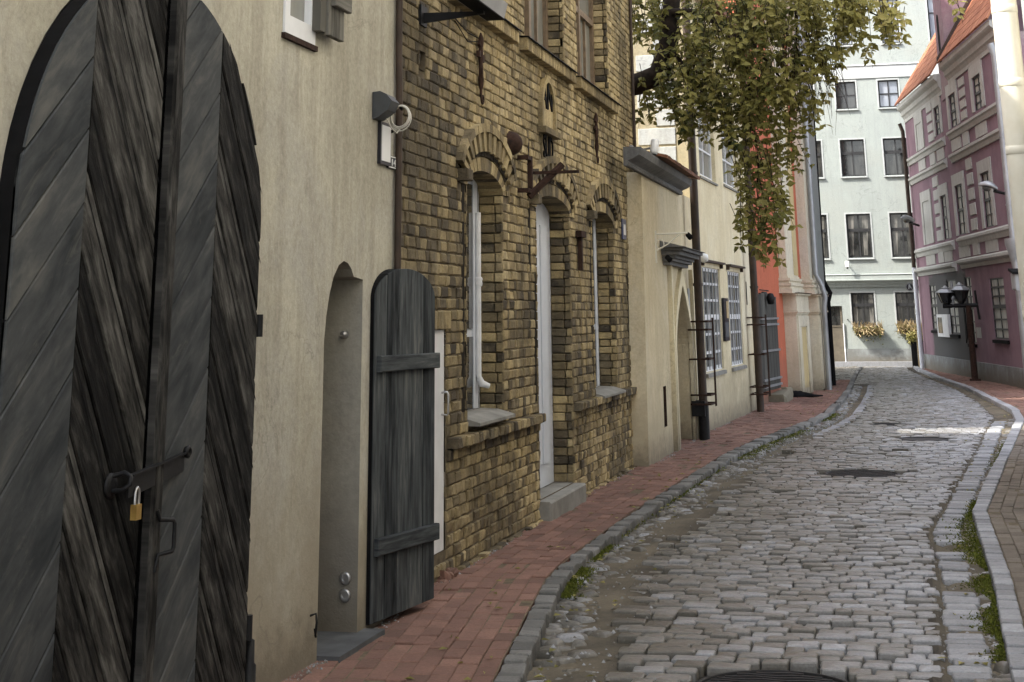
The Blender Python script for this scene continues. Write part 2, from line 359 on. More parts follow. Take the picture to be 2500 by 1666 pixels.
# ---------------------------------------------------------------- light
def light():
    w = bpy.data.worlds.new('World'); SC.world = w; w.use_nodes = True; t = w.node_tree
    bg = t.nodes['Background']; sky = t.nodes.new('ShaderNodeTexSky'); sky.sky_type = 'NISHITA'; sky.sun_disc = False
    el = math.radians(47); dx, dy = -2.3, -1.25; rot = math.atan2(dx, dy)
    sky.sun_elevation = el; sky.sun_rotation = rot % (2 * math.pi); sky.air_density = 1.0; sky.dust_density = 3.0; sky.ozone_density = 1.0
    hs = t.nodes.new('ShaderNodeHueSaturation'); hs.inputs['Saturation'].default_value = .38
    t.links.new(sky.outputs[0], hs.inputs['Color']); t.links.new(hs.outputs[0], bg.inputs[0]); bg.inputs[1].default_value = .15
    L = bpy.data.lights.new('sun', 'SUN'); L.energy = 2.0; L.angle = math.radians(.5); L.color = (1, .94, .84)
    o = bpy.data.objects.new('sun', L); COL.objects.link(o)
    h = V((dx, dy, 0)).normalized() * math.cos(el); d = V((h.x, h.y, math.sin(el)))
    o.rotation_euler = d.to_track_quat('Z', 'Y').to_euler(); o.location = (0, 0, 30)
    SC.view_settings.view_transform = 'Standard'; SC.view_settings.look = 'None'; SC.view_settings.exposure = 2.35; SC.view_settings.gamma = 1
light()
# ================================================================ ground
def lin(P, y):
    if y <= P[0][1]:
        a, b = P[0], P[1]
    else:
        a, b = P[-2], P[-1]
        for i in range(len(P) - 1):
            if P[i][1] <= y <= P[i + 1][1]: a, b = P[i], P[i + 1]; break
    k = (y - a[1]) / (b[1] - a[1]); return a[0] + (b[0] - a[0]) * k
LO = [(-1.55, 3.5), (-1.99, 7.74), (-2.07, 8.29), (-2.15, 8.92), (-2.24, 9.56), (-2.31, 10.16), (-2.38, 10.71), (-2.41, 11.3), (-2.42, 12.4), (-2.41, 13.8), (-2.39, 14.6), (-2.36, 15.73), (-2.32, 17.13), (-2.27, 18.6), (-2.21, 20.2), (-2.08, 22.08), (-1.83, 24.17), (-1.61, 25.9), (-1.40, 28.3), (-1.30, 32.2), (-1.26, 36.7), (-1.33, 45), (-1.3, 53)]
LI = [(-1.41, 3.5), (-1.85, 7.74), (-1.94, 8.29), (-2.02, 8.92), (-2.11, 9.56), (-2.18, 10.16), (-2.25, 10.71), (-2.29, 11.3), (-2.30, 12.4), (-2.27, 13.8), (-2.25, 14.6), (-2.22, 15.73), (-2.17, 17.13), (-2.11, 18.6), (-2.04, 20.2), (-1.90, 22.08), (-1.65, 24.17), (-1.44, 25.9), (-1.25, 28.3), (-1.17, 32.2), (-1.14, 36.7), (-1.22, 45), (-1.2, 53)]
RO = [(0.05, 3.5), (.08, 8.24), (.09, 9.14), (.10, 10.4), (.11, 12), (.12, 13.9), (.24, 15.15), (.38, 16.75), (.61, 19.2), (.82, 21.5), (1.12, 25), (1.42, 28), (1.38, 33), (1.15, 38), (.70, 43), (.2, 50), (.1, 54)]
RI = [(.30, 3.5), (.39, 8.29), (.42, 9.64), (.46, 10.97), (.48, 13.23), (.49, 14.68), (.62, 16.16), (.78, 17.85), (1.02, 20.1), (1.2, 21.93), (1.68, 26.78), (1.78, 29.5), (1.62, 33), (1.38, 38), (.93, 43), (.43, 50), (.3, 54)]
RX = [(.40, 3.5), (.50, 8.29), (.53, 9.3), (.585, 11.2), (.60, 12.8), (.62, 14.8), (.76, 16.2), (.90, 17.6), (1.14, 20.1), (1.33, 21.93), (1.82, 26.78), (1.92, 29.5), (1.76, 33), (1.52, 38), (1.07, 43), (.57, 50), (.44, 54)]
WALLX = lambda y: -2.98 if y < 9.3 else (-3.05 if y < 18.4 else (-2.86 if y < 22.6 else (-2.83 + .0467 * (y - 24.2) if y < 31.3 else (-2.58 + .065 * (y - 31.3) if y < 34 else (-2.0 if y < 36.5 else -1.66)))))
WF2 = WF
def ground():
    b = MB(); b.face([(-400, -300, -.30), (400, -300, -.30), (400, 500, -.30), (-400, 500, -.30)])
    struct(b.build('ground', M['earth']))
    # road bed: compacted dirt that laps over the stones along the gutters
    b = MB(); nx, ny = 60, 260; vs = []; sand = []
    for j in range(ny + 1):
        y = 2.5 + 53 * (j / ny) ** 1.25
        x0 = LO[0][0] if y < 3.5 else lin(LO, y); x1 = lin(RX, y)
        if y > 40.5: x0 -= (y - 40.5) * 3
        for i in range(nx + 1):
            k = i / nx; x = x0 + (x1 - x0) * k
            z = -.090 + .010 * math.sin(x * 5 + y * 1.3) * math.sin(y * 2.1 - x * 2) + ru(-.004, .004)
            dl = x - lin(LI, y); dr = lin(RO, y) - x
            if 7 < y < 20: z += .042 * math.exp(-((dl - .40) / .26) ** 2) * (.62 + .38 * math.sin(y * 1.9))
            z += .036 * math.exp(-((dr - .03) / .09) ** 2) + (.024 if dr < -.12 else 0)
            vs.append((x, y, z)); sand.append(max(0, min(1, (.62 - dl) / .3)) if dl < .8 else max(0, min(1, (.10 - dr) / .14)))
    for j in range(ny):
        for i in range(nx):
            k = j * (nx + 1) + i; b.f.append((k, k + 1, k + nx + 2, k + nx + 1)); b.m.append(0); b.t.append(sand[k]); b.uv.append(None); b.sm.append(True)
    b.v = vs; struct(b.build('gutter_dirt', M['dirt']))
    # stones
    st = MB()
    def stone(cx, cy, a, bb, z, ang, t, dome=.012, dep=.09, tl=.03, sm=False):
        ca, sa = math.cos(ang), math.sin(ang); c = min(a, bb) * .16
        oc = [(a, -(bb - c)), (a, bb - c), (a - c, bb), (-(a - c), bb), (-a, bb - c), (-a, -(bb - c)), (-(a - c), -bb), (a - c, -bb)]
        tx, ty = ru(-tl, tl), ru(-tl, tl); js = [(ru(.95, 1.04), ru(.90, 1.10)) for _ in oc]
        vs = []
        for sc, dz in (((1.0, -dep), (1.04, -.022), (.90, dome * .35), (.58, dome * .85)) if sm else ((1.0, -dep), (1.02, -.022), (.99, -.006), (.90, 0))):
            for (x, y), (p, r) in zip(oc, js):
                x2, y2 = x * sc * p, y * sc * r; vs.append((cx + x2 * ca - y2 * sa, cy + x2 * sa + y2 * ca, z + dz + x2 * tx + y2 * ty))
        vs.append((cx, cy, z + dome * (1.0 if sm else .65)))
        fs = [(r * 8 + i, r * 8 + (i + 1) % 8, (r + 1) * 8 + (i + 1) % 8, (r + 1) * 8 + i) for r in range(3) for i in range(8)] + [(24 + i, 24 + (i + 1) % 8, 32) for i in range(8)]
        st.idx(vs, fs, 0, t, sm)
    covers = [(-.70, 8.15, .38), (-.52, 18.4, .42), (.22, 23.4, .38), (-.27, 26.3, .30)]
    y = 4.0
    while y < 53.5:
        big = max(0, min(1, (11.5 - y) / 4))
        p = ru(.105, .13) + .05 * big * rnd() + (.03 if y > 30 else 0)
        x = lin(LI, y) + ru(.34, .62); xr = lin(RO, y) - ru(.02, .05)
        if y > 41: x = lin(LI, y) - (y - 41) * 2.2
        xm = (lin(LI, y) + xr) / 2
        while x < xr:
            w = ru(.10, .22) + .10 * big * max(0, min(1, (xm + .3 - x))) * rnd()
            w = min(w, xr - x + .04)
            if w > .07:
                cx = x + w / 2; cy = y + p / 2 - .10 * ((cx - xm) / 1.2) ** 2 * (1 if cx < xm else .25) + ru(-.008, .008)
                if not any((cx - a) ** 2 + ((cy - c) / 1.0) ** 2 < (r + .05) ** 2 for a, c, r in covers):
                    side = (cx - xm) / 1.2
                    t = min(1, max(0, random.gauss(.44 + .27 * side, .18))); z = -.052 + random.gauss(0, .006) + .012 * (1 - min(1, side * side))  # tint rises to the right: cool sky sheen put into the stone colour
                    if 9.5 < y < 15 and side < -.45: z -= .016 * rnd(); 
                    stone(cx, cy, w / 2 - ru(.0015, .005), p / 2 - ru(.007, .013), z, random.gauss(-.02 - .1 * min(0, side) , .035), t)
            x += w + .001
        y += p
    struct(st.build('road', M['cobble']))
    # fieldstone gutter strips
    st = MB(); y = 4.0
    while y < 40:
        xl = lin(LI, y)
        for k in range(4 if y < 20 else 2):
            cx = xl + .04 + k * .085 + ru(-.02, .03)
            if rnd() < (.80, .72, .5, .3)[k]: stone(cx, y + ru(-.04, .04), ru(.04, .085), ru(.025, .05), -.080 + ru(-.016, .014) - .005 * k, ru(-.7, .7), min(1, max(0, random.gauss(.30, .26))), ru(.012, .034), .08, .16, True)
        if y < 28:
            xa = lin(RO, y) + .30; xb = lin(RI, y)
            for k in range(2):
                cx = xa + (xb - xa) * ru(.15, .85)
                if rnd() < .6: stone(cx, y + ru(-.05, .05), ru(.05, .10), ru(.025, .06), -.082 + ru(-.014, .010), ru(-.5, .5), min(1, max(0, random.gauss(.45, .3))), ru(.01, .03), .08, .14, True)
        y += ru(.10, .14)
    for _ in range(26): stone(ru(.22, .42), ru(7.2, 9.0), ru(.05, .10), ru(.03, .06), -.068 + ru(-.01, .012), ru(-.9, .9), ru(.0, .7), ru(.015, .04), .1, .2, True)
    struct(st.build('gutter', M['cobble']))
    # pale sett line in the right gutter
    st = MB(); y = 4
    while y < 27:
        p = ru(.10, .17); w = ru(.085, .11)
        if not (10.9 < y < 11.3 or 12.6 < y < 13.1) and rnd() > .06:
            stone(lin(RO, y) + .135 + ru(-.01, .01), y + p / 2, w, p / 2 - .006, -.050 + ru(-.006, .008), ru(-.06, .06), ru(.1, .9), .006)
        y += p
    y = 24
    while y < 40:
        p = ru(.3, .5); stone(lin(LI, y) + .40, y + p / 2, .07, p / 2 - .01, -.05, ru(-.03, .03), ru(.0, .6), .004); y += p
    struct(st.build('gutter', M['lightkerb']))
    # kerbs
    st = MB(); y = 3.5
    while y < 52:
        p = ru(.09, .25) if y < 26 else ru(.5, .9); a, c = lin(LO, y + p / 2), lin(LI, y + p / 2)
        ang = math.atan2(-(lin(LO, y + p) - lin(LO, y)), p)
        stone((a + c) / 2 + ru(-.008, .008), y + p / 2, (c - a) / 2 - ru(.002, .012), p / 2 - ru(.004, .010), .002 + ru(-.016, .008), ang + ru(-.05, .05), min(1, max(0, random.gauss(.4, .32))), .004, .14, .06); y += p
    struct(st.build('kerb', M['kerb']))
    st = MB(); y = 3.5
    while y < 52:
        p = ru(.10, .22) if y < 24 else ru(.4, .8); a, c = lin(RI, y + p / 2), lin(RX, y + p / 2)
        ang = math.atan2(-(lin(RI, y + p) - lin(RI, y)), p)
        stone((a + c) / 2, y + p / 2, (c - a) / 2 - .002, p / 2 - .005, .010 + ru(-.008, .006), ang, min(1, max(0, random.gauss(.5, .28))), .003, .14, .015); y += p
    struct(st.build('kerb', M['lightkerb']))
    # pavements: running-bond clay pavers following the kerb
    def pave(name, edge, far, sgn, mat, y0, y1, rows, nmax=14):
        b = MB(); base = MB()
        for i in range(rows):
            y = y0 + ru(0, .2)
            while y < y1:
                L = .205 * (1 + (rnd() < .06) * -.5); t0 = .006 + i * .103; x = lin(edge, y + L / 2) + sgn * (t0 + .05)
                lim = far(y + L / 2)
                if (sgn < 0 and x > lim - .06) or (sgn > 0 and x < lim):
                    ang = math.atan2(-(lin(edge, y + L) - lin(edge, y)), L); u = (math.cos(ang), math.sin(ang)); n = (-u[1], u[0])
                    z = ru(-.006, .004) - (.008 * rnd() if rnd() < .08 else 0) + .005 * math.sin(x * 7 + y * 2.2); g = ru(.003, .006); tz = ru(-.003, .003)
                    a, c = .0515 - g / 2, L / 2 - g / 2
                    def P(s, r, zz): return (x + u[0] * s + n[0] * r, y + L / 2 + u[1] * s + n[1] * r, zz + s / .05 * tz * .6)
                    o_ = [(-a, -c), (a, -c), (a, c), (-a, c)]; bv = .005
                    vs = [P(s, r, -.06) for s, r in o_] + [P(s, r, z - bv) for s, r in o_] + [P(s - bv * (1 if s > 0 else -1), r - bv * (1 if r > 0 else -1), z) for s, r in o_]
                    fs = [(8, 9, 10, 11)]
                    for k in range(4):
                        q = (k + 1) % 4; fs += [(k, q, 4 + q, 4 + k), (4 + k, 4 + q, 8 + q, 8 + k)]
                    b.idx(vs, fs, 0, min(1, max(0, random.gauss(.5 + .14 * math.sin(x * 3 + y * .9), .2))), False)
                y += L
        ys = [y0 + (y1 - y0) * k / 120 for k in range(121)]
        for y, yn in zip(ys, ys[1:]):
            base.face([(lin(edge, y), y, -.010), (far(y), y, -.010), (far(yn), yn, -.010), (lin(edge, yn), yn, -.010)], 1)
        b.v += []; n = len(b.v)
        b.v += base.v; b.f += [tuple(i + n for i in f) for f in base.f]; b.m += base.m; b.t += base.t; b.uv += base.uv; b.sm += base.sm
        return struct(b.build(name, [mat, M['mortar']]))
    pave('pavement', LO, lambda y: WALLX(y) - .12, -1, M['paver'], 3.5, 42, 15)
    pave('pavement', RX, lambda y: RXF(y), 1, M['brownpaver'], 3.5, 27, 22)
    pave('pavement', RX, lambda y: pinkx(y) + .05, 1, M['paver'], 26.9, 50, 22)
    # moss cushions along the kerbs
    b = MB()
    def tuft(x, y, z, r, h):
        a = ru(0, 6.28); lx, ly = ru(-h, h) * .8, ru(-h, h) * .8
        b.face([(x - r * math.cos(a), y - r * math.sin(a), z), (x + r * math.cos(a), y + r * math.sin(a), z), (x + lx, y + ly, z + h)], 0, ru(.1, 1))
    for y0, y1, nn in ((8.9, 9.7, 900), (9.7, 11.6, 2200), (11.8, 13.4, 1500), (13.4, 16.0, 1500), (19, 23, 500)):
        for _ in range(nn):
            y = ru(y0, y1); e = lin(RI, y); w = .13 * (.55 + .45 * math.sin(y * 5.1 + 1)) if y < 12.6 else (.16 if y < 14.6 else .06)
            tuft(e - abs(random.gauss(0, w * .6)) - .005, y, -.055 + ru(0, .012), ru(.005, .010), ru(.005, .014))
    for y0, y1, nn, w in ((10.3, 11.5, 1500, .05), (11.8, 12.6, 400, .03), (20, 25, 1100, .08), (27, 29, 500, .06), (13, 19, 350, .02)):
        for _ in range(nn):
            y = ru(y0, y1); tuft(lin(LI, y) + abs(random.gauss(0, w)), y, -.06 + ru(0, .015), ru(.004, .008) * (1 if y < 15 else 1.6), ru(.006, .018))
    struct(b.build('moss', M['moss']), 'stuff')
def litter():
    b = MB()
    for _ in range(300):
        y = 6 + 30 * rnd() ** 1.6; k = rnd()
        x = lin(LI, y) + abs(random.gauss(.1, .18)) if k < .5 else (lin(LO, y) - abs(random.gauss(0, .25)) if k < .75 else lin(RI, y) - abs(random.gauss(.1, .2)))
        z = .008 if x < lin(LO, y) else -.040; a = ru(0, 6.28); r = ru(.015, .035); c = V((x, y, z)); u = V((math.cos(a), math.sin(a), 0)) * r; w = V((-math.sin(a), math.cos(a), 0)) * r * .55
        b.idx([c - u, c + w + V((0, 0, ru(.004, .014))), c + u, c - w + V((0, 0, ru(.002, .012)))], [(0, 1, 2), (0, 2, 3)], 0, ru(.35, 1), False)
    struct(b.build('fallen_leaves', M['leaf']), 'stuff')
def grit():
    b = MB()
    def bit(x, y, z, r):
        pts = [(x + r * ru(.6, 1) * math.cos(a), y + r * ru(.6, 1) * math.sin(a), z) for a in (0, 1.3, 2.5, 3.8, 5.1)]; top = (x, y, z + r * ru(.5, 1))
        b.idx(pts + [top], [(i, (i + 1) % 5, 5) for i in range(5)], 0, ru(0, 1), False)
    for _ in range(1500):
        y = 7 + 25 * rnd() ** 1.4; w = WALLX(y); x = w + abs(random.gauss(0, .035)) + .005
        if not 13.4 < y < 15: bit(x, y, -.004, ru(.004, .014))
    for _ in range(900):
        y = 7 + 22 * rnd() ** 1.5; bit(lin(LI, y) + ru(.02, .6), y, -.055, ru(.006, .018))
    for _ in range(700):
        y = 7 + 16 * rnd() ** 1.5; bit(ru(lin(RO, y) - .05, lin(RI, y)), y, -.056, ru(.005, .014))
    struct(b.build('grit', M['cobble']), 'stuff')
def RXF(y): return lin(RX, y) + 2.6 if y < 24 else pinkx(y)
def pinkx(y): return .72 + (50.3 - y) * .1465
# ================================================================ covers in the road
def covers():
    def cover(x, y, r, label, ribs=True):
        t = thing('manhole_cover', (x, y, -.05), label, 'manhole cover', 'iron covers in the roadway')
        b = MB(); b.lathe((x, y, -.10), [(r + .03, 0), (r + .03, .052), (r + .002, .056), (r, .045)], 40); b.build('rim', M['iron'], t)
        b = MB(); b.lathe((x, y, -.10), [(.001, .040), (r - .006, .040)], 40)
        if ribs:
            n = int(2 * r / .05)
            for i in range(n):
                yy = -r + .03 + i * .05; h = math.sqrt(max(0, (r - .02) ** 2 - yy * yy)); k = 14
                for s in range(k):
                    xa = -h + 2 * h * s / k; xb = -h + 2 * h * (s + 1) / k; w = .012
                    f = lambda q: yy + .010 * math.sin(q * 26 + i)
                    b.hexa([(x + xa, y + f(xa) - w, -.061), (x + xb, y + f(xb) - w, -.061), (x + xb, y + f(xb) + w, -.061), (x + xa, y + f(xa) + w, -.061),
                            (x + xa, y + f(xa) - w + .003, -.046), (x + xb, y + f(xb) - w + .003, -.046), (x + xb, y + f(xb) + w - .003, -.046), (x + xa, y + f(xa) + w - .003, -.046)])
        b.build('lid', M['iron'] if ribs else M['cobble'], t)
    cover(-.70, 8.10, .36, 'round iron cover with wavy ribs, the closest to the gate, cut by the bottom edge')
    cover(-.52, 18.4, .38, 'dark round manhole cover sunk in the cobbles beside the brick house')
    cover(.22, 23.4, .33, 'stone filled manhole cover with a thin iron rim, beside the barred windows', False)
    cover(-.27, 26.3, .26, 'small worn manhole cover, the farthest along the street')
# ================================================================ plaster house with the gate
XP, XG, XB = -2.98, -2.905, -3.05
LW = lambda x: Fr((x, 0), (0, 1))
def house_body(root, fr, u0, u1, z0, z1, depth, m, name='wall'):
    """the unseen sides and back of a house, so that it is a closed volume"""
    b = MB()
    for p in ([(u0, 0), (u0, -depth)], [(u0, -depth), (u1, -depth)], [(u1, -depth), (u1, 0)]):
        b.face([fr.pt(p[0][0], p[0][1], z0), fr.pt(p[1][0], p[1][1], z0), fr.pt(p[1][0], p[1][1], z1), fr.pt(p[0][0], p[0][1], z1)])
    b.build(name, m, root)
def roof(root, fr, u0, u1, z, zr, depth, over, m, gable=None):
    b = MB(); h = depth / 2; th = .12
    for s in (0, 1):
        d0, d1 = (over, -h) if s == 0 else (-depth - over, -h); za = z - (zr - z) * over / h
        b.hexa([fr.pt(u0 - .1, d0, za), fr.pt(u1 + .1, d0, za), fr.pt(u1 + .1, d1, zr), fr.pt(u0 - .1, d1, zr), fr.pt(u0 - .1, d0, za + th), fr.pt(u1 + .1, d0, za + th), fr.pt(u1 + .1, d1, zr + th), fr.pt(u0 - .1, d1, zr + th)], 0, .5)
    r = b.build('roof', m, root)
    for u in (u0, u1): b = MB(); b.face([fr.pt(u, 0, z), fr.pt(u, -depth, z), fr.pt(u, -h, zr)]); b.build('gable', gable or m, root)
    return r
def window(root, fr, u0, u1, z0, z1, dep, fw, vs, hs, mf, mg, bar=.022, thick=.05, heavy=(), sill=None):
    b = MB(); a, c = -dep, -dep + thick
    b.fbox(fr, u0, u0 + fw, a, c, z0, z1); b.fbox(fr, u1 - fw, u1, a, c, z0, z1)
    b.fbox(fr, u0 + fw, u1 - fw, a, c, z0, z0 + fw); b.fbox(fr, u0 + fw, u1 - fw, a, c, z1 - fw, z1)
    for k in vs:
        u = u0 + (u1 - u0) * k; b.fbox(fr, u - bar / 2, u + bar / 2, a + .004, c - .006, z0 + fw, z1 - fw)
    for i, k in enumerate(hs):
        z = z0 + (z1 - z0) * k; w = bar / 2 * (2.2 if i in heavy else 1); b.fbox(fr, u0 + fw, u1 - fw, a + .002, c - .003 + (.012 if i in heavy else 0), z - w, z + w)
    o = b.build('window', mf, root)
    b = MB(); b.fbox(fr, u0 + fw * .5, u1 - fw * .5, a + .008, a + .014, z0 + fw * .5, z1 - fw * .5); b.build('pane', mg, o)
    if sill:
        b = MB(); b.sweep(fr, [(-dep, z0 - .005), (sill[0], z0 - .025), (sill[0], z0 - .025 - sill[1]), (-dep, z0 - .03 - sill[1])], u0 - .05, u1 + .05); b.build('sill', sill[2], o)
    return o
def plaster_house():
    f = LW(XP); root = thing('plaster_house', (XP, 6, 0), 'beige rendered house with a huge plank gate and a small arched doorway', 'house')
    z1 = 9.4
    gate_hole = arch(4.80, 6.98, -.06, 2.03, 1.05, 24)
    # doorway: round head on the left, square rebate for the leaf on the right
    dl, dr = 8.045, 8.66
    door_hole = [(dl, -.06), (dr, -.06), (dr, 1.86), (8.50, 1.875), (8.46, 1.915), (8.40, 1.945), (8.33, 1.955), (8.25, 1.93), (8.17, 1.865), (8.11, 1.77), (8.07, 1.66), (dl, 1.53)]
    a, b_ = f.on(690, 66), f.on(765, 112); wl, wr = a[0], b_[0]; wz = 3.07
    win_hole = rect(wl, wr, wz, 3.95)
    b = MB(); b.sheet(f, rect(-4, 9.27, -.1, z1), [gate_hole, door_hole, win_hole], 0)
    b.reveal(f, gate_hole, 0, -.3); b.reveal(f, win_hole, 0, -.07)
    b.face([f.pt(9.27, 0, -.1), f.pt(9.27, -.4, -.1), f.pt(9.27, -.4, z1), f.pt(9.27, 0, z1)])
    b.build('wall', M['plaster'], root)
    house_body(root, f, -4, 9.27, -.1, z1, 8, M['plaster'], 'back_wall'); roof(root, f, -4, 9.27, z1, 12.2, 8, .3, M['oldtile'], M['plaster'])
    # doorway lining
    b = MB(); b.reveal(f, door_hole, 0, -.75); b.face([f.pt(u, -.75, z) for u, z in rect(dl - .2, dr + .1, -.06, 2.1)])
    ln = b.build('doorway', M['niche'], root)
    for z in (.20, .285):
        b = MB(); c = f.pt(8.655, -.07, z)
        b.lathe((c.x, c.y, c.z), [(.012, -.006), (.03, -.004), (.034, .004), (.026, .012), (.014, .008)], 16, axis=(0, -1, 0)); b.build('socket', M['steel'], ln)
    b = MB(); b.lathe((f.pt(8.655, -.1, 1.55).x, 8.655, 1.56), [(.022, 0), (.02, .03), (.008, .04)], 12, axis=(0, -1, 0)); b.build('knob', M['steel'], ln)
    b = MB(); b.fbox(f, dl + .01, dr + .12, -.7, .12, -.1, .018); b.build('threshold', M['darkslab'], root)
    # small upper window
    b = MB()
    fw = .07
    b.fbox(f, wl + .003, wl + fw, -.06, .012, wz, 3.95); b.fbox(f, wr - fw, wr - .003, -.06, .012, wz, 3.95); b.fbox(f, wl + fw, wr - fw, -.06, .012, wz, wz + .10)
    w = b.build('window', M['white'], root)
    b = MB(); b.fbox(f, wl + fw, wr - fw, -.045, -.03, wz + .1, 3.9); b.build('pane', M['glassgrey'], w)
    b = MB(); b.fbox(f, wl - .015, wr + .015, -.02, .022, wz - .03, wz - .002); b.build('sill', M['rust'], w)
    # shutter standing off the wall
    b = MB(); s0 = f.on(800, 90, .07)[0]; s1 = f.on(838, 115, .07)[0]; sz = f.on(800, 85, .07)[1]
    n = 3
    for i in range(n):
        u = s0 + (s1 - s0) * i / n; board(b, f, rect(u, u + (s1 - s0) / n - .004, sz, 3.95), (0, 1), .045, .075, .004, ru(.3, .8))
    b.fbox(f, s0 - .09, s0 - .004, .004, .06, sz + .01, 3.9)
    sh = b.build('shutter', M['shutwood'], root); sh['label'] = 'grey weathered shutter folded back beside the little upper window'
    b = MB(); bz = f.on(835, 22, .1)[1]; board(b, f, rect(s0 + .03, s1 + .04, bz, bz + .16), (1, 0), .0755, .105, .005, .6); b.build('batten', M['shutwood'], sh)
    # conduits at the house corner
    b = MB(); u = f.on(972, 300, .03)[0]
    b.tube([f.pt(u + .02, .03, .9), f.pt(u + .02, .03, 3.02), f.pt(u, .03, 3.25), f.pt(u, .03, z1)], .022, 10); b.build('downpipe', M['rustpipe'], root)
    b = MB(); b.tube([f.pt(u + .055, .025, .9), f.pt(u + .055, .025, 3.0), f.pt(u + .05, .03, z1)], .009, 6); b.build('conduit', M['white'], root)
    # iron hook by the doorway and gate stop
    b = MB(); u, z = f.on(757, 1525)
    b.tube([f.pt(u, .0, z + .04), f.pt(u, .03, z + .05), f.pt(u, .035, z + .01), f.pt(u, .03, z - .05), f.pt(u + .012, .028, z - .06), f.pt(u + .014, .02, z - .02)], .006, 6); b.build('hook', M['iron'], root)
    # open door leaf, swung out over the pavement
    p0 = ong(903, 1527, .03); p1 = ong(1060, 1470, .03); fd = Fr((p0.x, p0.y), (p1.x - p0.x, p1.y - p0.y)); W = (V((p1.x, p1.y, 0)) - V((p0.x, p0.y, 0))).length
    zt = fd.on(985, 656)[1]; zs = fd.on(907, 730)[1]; rise = zt - zs; c = W / 2
    outl = [(0, .03), (W, .05)] + [(c + c * math.cos(math.pi * k / 24), zs + rise * math.sin(math.pi * k / 24)) for k in range(25)]
    b = MB(); n = 5
    for i in range(n):
        a0, a1 = W * i / n, W * (i + 1) / n; board(b, fd, clip(clip(outl, -1, 0, -a0 - .0015), 1, 0, a1 - .0015), (0, 1), -.05, 0, .003, ru(.25, .75))
    k = len(outl)
    for i in range(k):
        a, q = outl[i], outl[(i + 1) % k]
        b.face([fd.pt(a[0], -.13, a[1]), fd.pt(q[0], -.13, q[1]), fd.pt(q[0], -.004, q[1]), fd.pt(a[0], -.004, a[1])], 1)
    b.face([fd.pt(u, -.13, z) for u, z in outl], 1)
    dr_ = b.build('door', [M['doorwood'], M['black']], root); dr_['label'] = 'arched plank door leaf standing wide open, dark grey stain'
    for py in (885, 1318):
        zz = fd.on(985, py)[1]; b = MB(); board(b, fd, rect(.035, W + .012, zz - .045, zz + .045), (1, 0), .0005, .032, .006, ru(.4, .7)); b.build('batten', M['doorwood'], dr_)
    for z in (fd.on(900, 905)[1], fd.on(895, 1372)[1]):
        b = MB(); b.tube([fd.pt(-.045, -.06, z - .05), fd.pt(-.045, -.06, z + .05)], .016, 10); b.fbox(fd, -.14, -.03, -.075, -.064, z - .045, z - .03); b.build('hinge', M['iron'], dr_)
